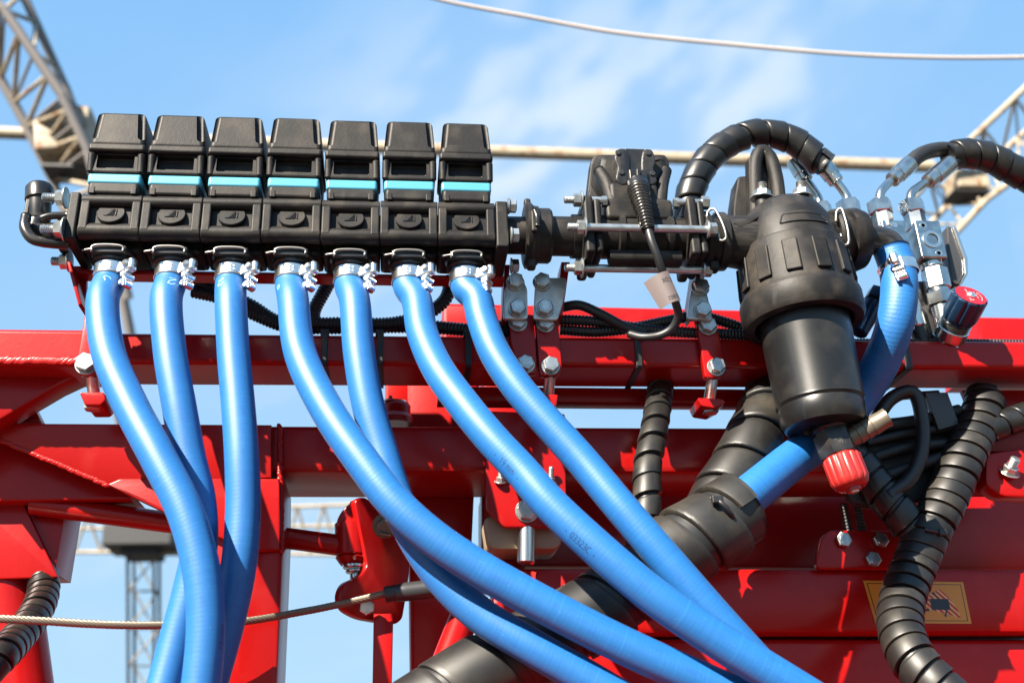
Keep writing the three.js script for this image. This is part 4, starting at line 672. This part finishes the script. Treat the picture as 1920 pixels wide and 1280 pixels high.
  part(k, 'threaded_neck', [cyl(add(kA, d, -8), add(kA, d, 4), 15, 15, 32, 1), thread(add(kA, d, 4), add(kA, d, 12), 14.5, 1.6), hex(add(kA, d, -22), add(kA, d, -8), 27, 1.5, 0.3)], M.fitting);
  const L = V(kA).distanceTo(V(kF)); const pos = [], idx = [], n = 120, prof = [[0.02, 10], [0.78, 10], [0.9, 13], [1, 18], [1, L - 1], [0.95, L + 0.2], [0.02, L + 0.2]];
  for (const [r, y] of prof) for (let i = 0; i < n; i++) { const th = i / n * 2 * Math.PI, R = 16.4 * r * (r > 0.8 ? 1 - 0.09 * Math.max(0, Math.cos(th * 9)) ** 2 : 1); pos.push(Math.cos(th) * R, y, Math.sin(th) * R); }
  for (let j = 0; j < prof.length - 1; j++) for (let i = 0; i < n; i++) { const a = j * n + i, c = j * n + (i + 1) % n; idx.push(a, a + n, c, c, a + n, c + n); }
  const g = new THREE.BufferGeometry(); g.setAttribute('position', new THREE.Float32BufferAttribute(pos, 3)); g.setIndex(idx); g.computeVertexNormals();
  part(k, 'knob_body', orient(toCreasedNormals(g, 0.5), kA, add(kA, d, 1)), M.knobBlue);
  const cv = document.createElement('canvas'); cv.width = cv.height = 256; const c = cv.getContext('2d'); c.fillStyle = 'rgb(196,22,34)'; c.fillRect(0, 0, 256, 256); c.strokeStyle = c.fillStyle = 'rgb(240,205,195)'; c.lineWidth = 5; c.font = 'bold 20px sans-serif'; c.textAlign = 'center';
  c.beginPath(); c.arc(128, 128, 92, -0.55, 0.55); c.stroke(); for (const s of [-1, 1]) { const a = s * 0.58, x = 128 + 92 * Math.cos(a), y = 128 + 92 * Math.sin(a); c.beginPath(); c.moveTo(x - 9, y); c.lineTo(x + 9, y - s * 2); c.lineTo(x - 2, y + s * 12); c.fill(); }
  c.fillText('+', 178, 74); c.fillText('-', 176, 196); c.save(); c.translate(178, 130); c.rotate(Math.PI / 2); c.font = 'bold 17px sans-serif'; c.fillText('bar  psi', 0, 0); c.restore();
  c.save(); c.translate(112, 62); c.rotate(Math.PI / 2); c.fillText('MAX', 0, 8); c.restore(); c.save(); c.translate(100, 196); c.rotate(Math.PI / 2); c.fillText('MIN', 0, 8); c.fillText('20', -2, -16); c.restore();
  const tx = new THREE.CanvasTexture(cv); tx.colorSpace = THREE.SRGBColorSpace; const face = new THREE.CircleGeometry(14.6, 48); face.rotateX(-Math.PI / 2); face.translate(0, L + 0.6, 0); face.userData.uvMetres = true;
  orient(face, kA, add(kA, d, 1)); part(k, 'printed_face', face, std({ map: tx, color: rgb(0.6, 0.6, 0.6), roughness: 0.35 }));
  part(k, 'screw', latheOn([[0.01, 2.6], [1.5, 2.6], [1.6, 1.6], [2.8, 2.2], [4.4, 0.8], [4.4, 0], [0.01, 0]].reverse(), add(kA, d, L + 0.8), d, 24), M.chrome);
}

// ---------------------------------------------------------------- linkage, wire rope
{
  const l = thing('pivot_lever', 'red pivot lever plate with knuckle and rounded foot', 'lever', [72.5, -307.5, -145]);
  part(l, 'lever_plate', slab(roundPoly([[50.1, -205.6], [70.3, -202.7], [105.2, -216.9], [99, -279.4], [94.6, -307.1], [88.6, -312.4], [57.7, -310.9], [44.7, -305.3], [40.7, -294.7], [44, -282.3], [56.8, -275], [63.1, -264.8]], 6), -145, -155, 1.5).translate(-72, 0, 150).scale(1.35, 1, 1).rotateY(0.74).translate(72, 0, -165), M.red);
  part(l, 'upper_lug', slab(roundPoly([[41.4, -214.3], [54.5, -201.9], [65.2, -202], [65.9, -234.2], [51.6, -236.5], [36, -226.6]], 8), -152, -176, 2), M.red);
  part(l, 'knuckle', [cyl([51.9, -222.5, -165], [51.8, -254.3, -165], 17, 15, 36, 2), cyl([51.8, -254.3, -165], [51.6, -261.5, -165], 15, 11, 36, 1)], M.red);
  part(l, 'washer_stack', [cyl([53.6, -261.2, -162], [53.7, -265, -162], 10, 10, 28, 1), cyl([54.2, -266, -162], [54.3, -268.9, -162], 8, 8, 28, 1), cyl([56.2, -269.4, -162], [56.3, -274.6, -162], 6, 6, 20, 1)], M.steel);
  part(l, 'pivot_pin', [cyl([81.5, -231.4, -140], [81.6, -232.6, -135], 11.5, 11.5, 36, 1), cyl([81.6, -232.6, -135], [82.7, -237.2, -126], 8, 8, 28, 1.4), sweep([[75.2, -236.6, -128], [78.1, -241.9, -126], [85.6, -243.8, -126]], 1.2, 8, 2)], M.brassy);
  part(l, 'slot_nut', [hex([67, -302.6, -141], [67.2, -303.4, -136], 12, 1)], M.zinc);
  const kn = thing('grease_knob', 'red capped pivot end with grease nipple behind the blue hoses', 'pivot', [88.4, -115.7, -190]);
  part(kn, 'cap', latheOn([[0.01, 0], [17, 0], [17, 6], [14, 10], [14, 18], [12, 21], [0.01, 22]], [89.4, -118.5, -190], [0.02, 1, 0.1], 40), M.red);
  part(kn, 'rim', latheOn([[11, 0], [14.6, 0], [14.6, 1.6], [11, 1.8]], [87.1, -97.3, -190], [0.02, 1, 0.1], 40), M.steel);
  part(kn, 'nipple', cyl([83.9, -93.8, -189], [83.9, -89.3, -189], 2.4, 1.6, 14), M.darkSteel);
  // stranded wire rope
  const path = [[-231.2, -318.2, -62], [-185.3, -320.8, -66], [-131.5, -323.8, -74], [-87.1, -323.5, -84], [-31.6, -319.2, -100], [11, -309.5, -120], [50.1, -300.5, -130], [83.5, -292.9, -130]];
  const F = frames(path, 1.2), r = thing('wire_rope', 'weathered stranded steel wire rope crossing behind the blue hoses', 'rope', path[0]);
  for (let k = 0; k < 6; k++) { const p = []; for (let i = 0; i <= F.n; i += 2) { const th = k / 6 * 6.2832 + i * 1.2 / 22 * 6.2832; p.push([F.P[i].x + (F.N[i].x * Math.cos(th) + F.B[i].x * Math.sin(th)) * 2, F.P[i].y + (F.N[i].y * Math.cos(th) + F.B[i].y * Math.sin(th)) * 2, F.P[i].z + (F.N[i].z * Math.cos(th) + F.B[i].z * Math.sin(th)) * 2]); } part(r, 'strand', sweep(p, 1.25, 7, 2.2), M.rope); }
  const fe = thing('rope_ferrule', 'grey steel ferrule swaged onto the wire rope end', 'ferrule', [104.5, -292.4, -130]);
  part(fe, 'collar', cyl([81.7, -294.3, -130], [91.7, -292.6, -130], 7, 7, 28, 1), M.ferrule);
  part(fe, 'sleeve', sweep([[89.9, -293.1, -130], [113.7, -290.7, -130], [146, -286.6, -130]], s => 8 - 1.1 * Math.max(0, Math.cos(s / 9)) ** 6, 24, 1.5), M.ferrule);
}

// ---------------------------------------------------------------- background: lattice masts, pipe, wire
const bar = (A, B, r) => cyl(A, B, r, r, 10);
function lattice(name, label, chords, r, n, mat, extra) {   // chords: polylines; zigzag lacing between neighbours
  const t = thing(name, label, 'lattice mast', chords[0][0]);
  const at = (c, u) => { const k = u * (c.length - 1), i = Math.min(c.length - 2, Math.floor(k)), f = k - i; return [0, 1, 2].map(q => c[i][q] + (c[i + 1][q] - c[i][q]) * f); };
  for (const c of chords) { const g = []; for (let i = 0; i + 1 < c.length; i++) g.push(bar(c[i], c[i + 1], r)); part(t, 'chord', g, mat); }
  for (let q = 0; q + 1 < chords.length; q++) for (let i = 0; i < n; i++) { const a = chords[q], b = chords[q + 1]; part(t, 'lacing_bar', bar(at(a, i / n), at(b, (i + 0.5) / n), r * 0.5), M.latticePaint); part(t, 'lacing_bar', bar(at(b, (i + 0.5) / n), at(a, (i + 1) / n), r * 0.5), M.latticePaint); if (q === 0) part(t, 'cross_bar', bar(at(a, i / n), at(b, i / n), r * 0.35), M.latticeGrey); }
  return t;
}
{
  const a = lattice('lattice_mast', 'pale grey lattice mast leaning behind the elbow fitting', [
    [[-3836.6, 6115.9, -7315], [-3637.3, 5757.8, -7449.8], [-3393.5, 5348.6, -7602], [-3164.1, 4912.8, -7767.5], [-2988.9, 4510.4, -7924.4]], [[-3676.9, 6274.1, -6788.3], [-3454.3, 6055.1, -6859.4], [-2931.4, 5342.4, -7113.3], [-2706.6, 4898.7, -7282.8], [-2338.3, 3681.5, -7775.8]], [[-3712.1, 6824.3, -7319.2], [-3523.5, 6632.1, -7382.3], [-3137.3, 5852.5, -7681.2], [-2941, 5395.1, -7859.9], [-2862.2, 5076.5, -7990.9]]], 44, 8, M.latticeGrey);
  part(a, 'gear_box', [slab([[0, 0], [420, 60], [420, 480], [120, 520], [-60, 300]], 0, 380, 20).translate(...[-3233.1, 5015.5, -7840])], M.latticePaint);
  part(a, 'gear_box_base', rbox(...[-2970.5, 4878.4, -7650.9], 400, 30, 300, 6), M.darkSteel);
  const b = lattice('lattice_mast', 'pale lattice mast rising beyond the hydraulic fittings', [
    [[4836.6, 4570.2, -7454], [5291.2, 5001.1, -7213.5], [5695.7, 5339.7, -7019.1], [6251.9, 5814.1, -6748]], [[5419.5, 4737.5, -7973.6], [5713.9, 5026.2, -7813.5], [6089.1, 5337.2, -7634.6], [6625.3, 5767.2, -7385.3]], [[5243.6, 4246, -7330.9], [5540.6, 4535.1, -7170.4], [5813.6, 4710.1, -7062.7], [6136.4, 4906.3, -6940.1]]], 30, 5, M.latticePaint);
  part(b, 'gear_box', rbox(...[5563.8, 4874.8, -7457.8], 330, 200, 300, 20), M.latticePaint); part(b, 'gear_box_base', rbox(...[5511.2, 4718.2, -7422.7], 380, 16, 260, 4), M.darkSteel);
  single('long_pipe', sweep([[-4513.5, 6169, -8905.3], [-1371.1, 5950.9, -8646.4], [1434.6, 5759.5, -8413.8], [5643, 5490.4, -8056.9]], 66, 24, 400), M.latticePaint, 'long pale horizontal pipe far behind the valve row', 'pipe', [873.4, 5798.8, -8459.8]);
  const c = thing('tower_crane', 'distant lattice tower crane with dark slewing collar below the red frame', 'crane', [-7278.2, 2033, -31896]);
  const corners = [[238, 30], [297, 30], [250, 31.2], [290, 31.2]];
  const col = [[[-7813.2, 6698.2, -29907.5], [-7734.4, 1766.5, -32064.6]], [[-6895.3, 6667.7, -29817.3], [-6847, 1737, -31977.4]], [[-7938.7, 6978, -31116.4], [-7856.7, 1849.1, -33359.7]], [[-7334.1, 6957.9, -31057], [-7283.9, 1830, -33303.4]]];
  for (const p of col) part(c, 'mast_leg', bar(p[0], p[1], 45), M.darkSteel);
  const mid = (p, u) => [0, 1, 2].map(q => p[0][q] + (p[1][q] - p[0][q]) * u);
  for (let i = 0; i < 5; i++) { const u = 0.08 + i * 0.2; for (const [a, b, q, m] of [[mid(col[0], u), mid(col[1], u), 30, M.darkSteel], [mid(col[2], u), mid(col[3], u), 25, M.darkSteel], [mid(col[0], u + 0.2), mid(col[1], u), 26, M.latticePaint], [mid(col[2], u), mid(col[3], u + 0.2), 26, M.latticePaint]]) part(c, 'mast_lacing', bar(a, b, q), m); }
  part(c, 'slewing_collar', [rbox(...[-7354, 6654.7, -29874.8], 1900, 620, 1600, 40), rbox(...[-7357.7, 7035.1, -29708.2], 1200, 380, 1200, 40), rbox(...[-7350.4, 6288.5, -30035.2], 1000, 260, 1200, 40)], M.darkSteel);
  const j = [[[-10074.1, 6435.4, -30278.2], [-1047.1, 6050.7, -29428.2]], [[-10083.2, 7365.2, -29870.8], [-1060.2, 7389, -28841.9]], [[-10419.2, 7276.5, -31045.7], [-1093.1, 7068.2, -30084.5]]];
  for (const p of j) part(c, 'jib_chord', bar(p[0], p[1], 55), M.latticePaint);
  for (let i = 0; i < 12; i++) part(c, 'jib_lacing', [bar(mid(j[0], i / 12), mid(j[1], (i + 0.5) / 12), 38), bar(mid(j[1], (i + 0.5) / 12), mid(j[0], (i + 1) / 12), 38)], M.latticePaint);
  const far = thing('far_mast', 'thin distant mast glimpsed between the first two blue hoses', 'mast', [-3220.4, 3706.2, -10939]);
  part(far, 'pole', bar([-3166.3, 5056.4, -10339.9], [-3038.4, 4488.8, -10574.7], 60), M.latticeGrey); part(far, 'pole', bar([-3298.2, 4159.5, -10748.7], [-3176.4, 3592.1, -10984.1], 34), M.latticeGrey);
  single('overhead_wire', sweep([[90.6, 1686.4, -1570.2], [182.6, 1655.2, -1573.5], [458.5, 1596.7, -1568.1], [688.3, 1551.1, -1562.2], [1040.5, 1505.5, -1542.4], [1377.3, 1469, -1520.5], [1652.8, 1451.4, -1497.1], [1989.3, 1443, -1462.8]], 5.6, 12, 40), M.wire, 'pale overhead wire sagging across the sky', 'wire', [1071.1, 1503.1, -1540]);
}

renderer.render(scene, camera);
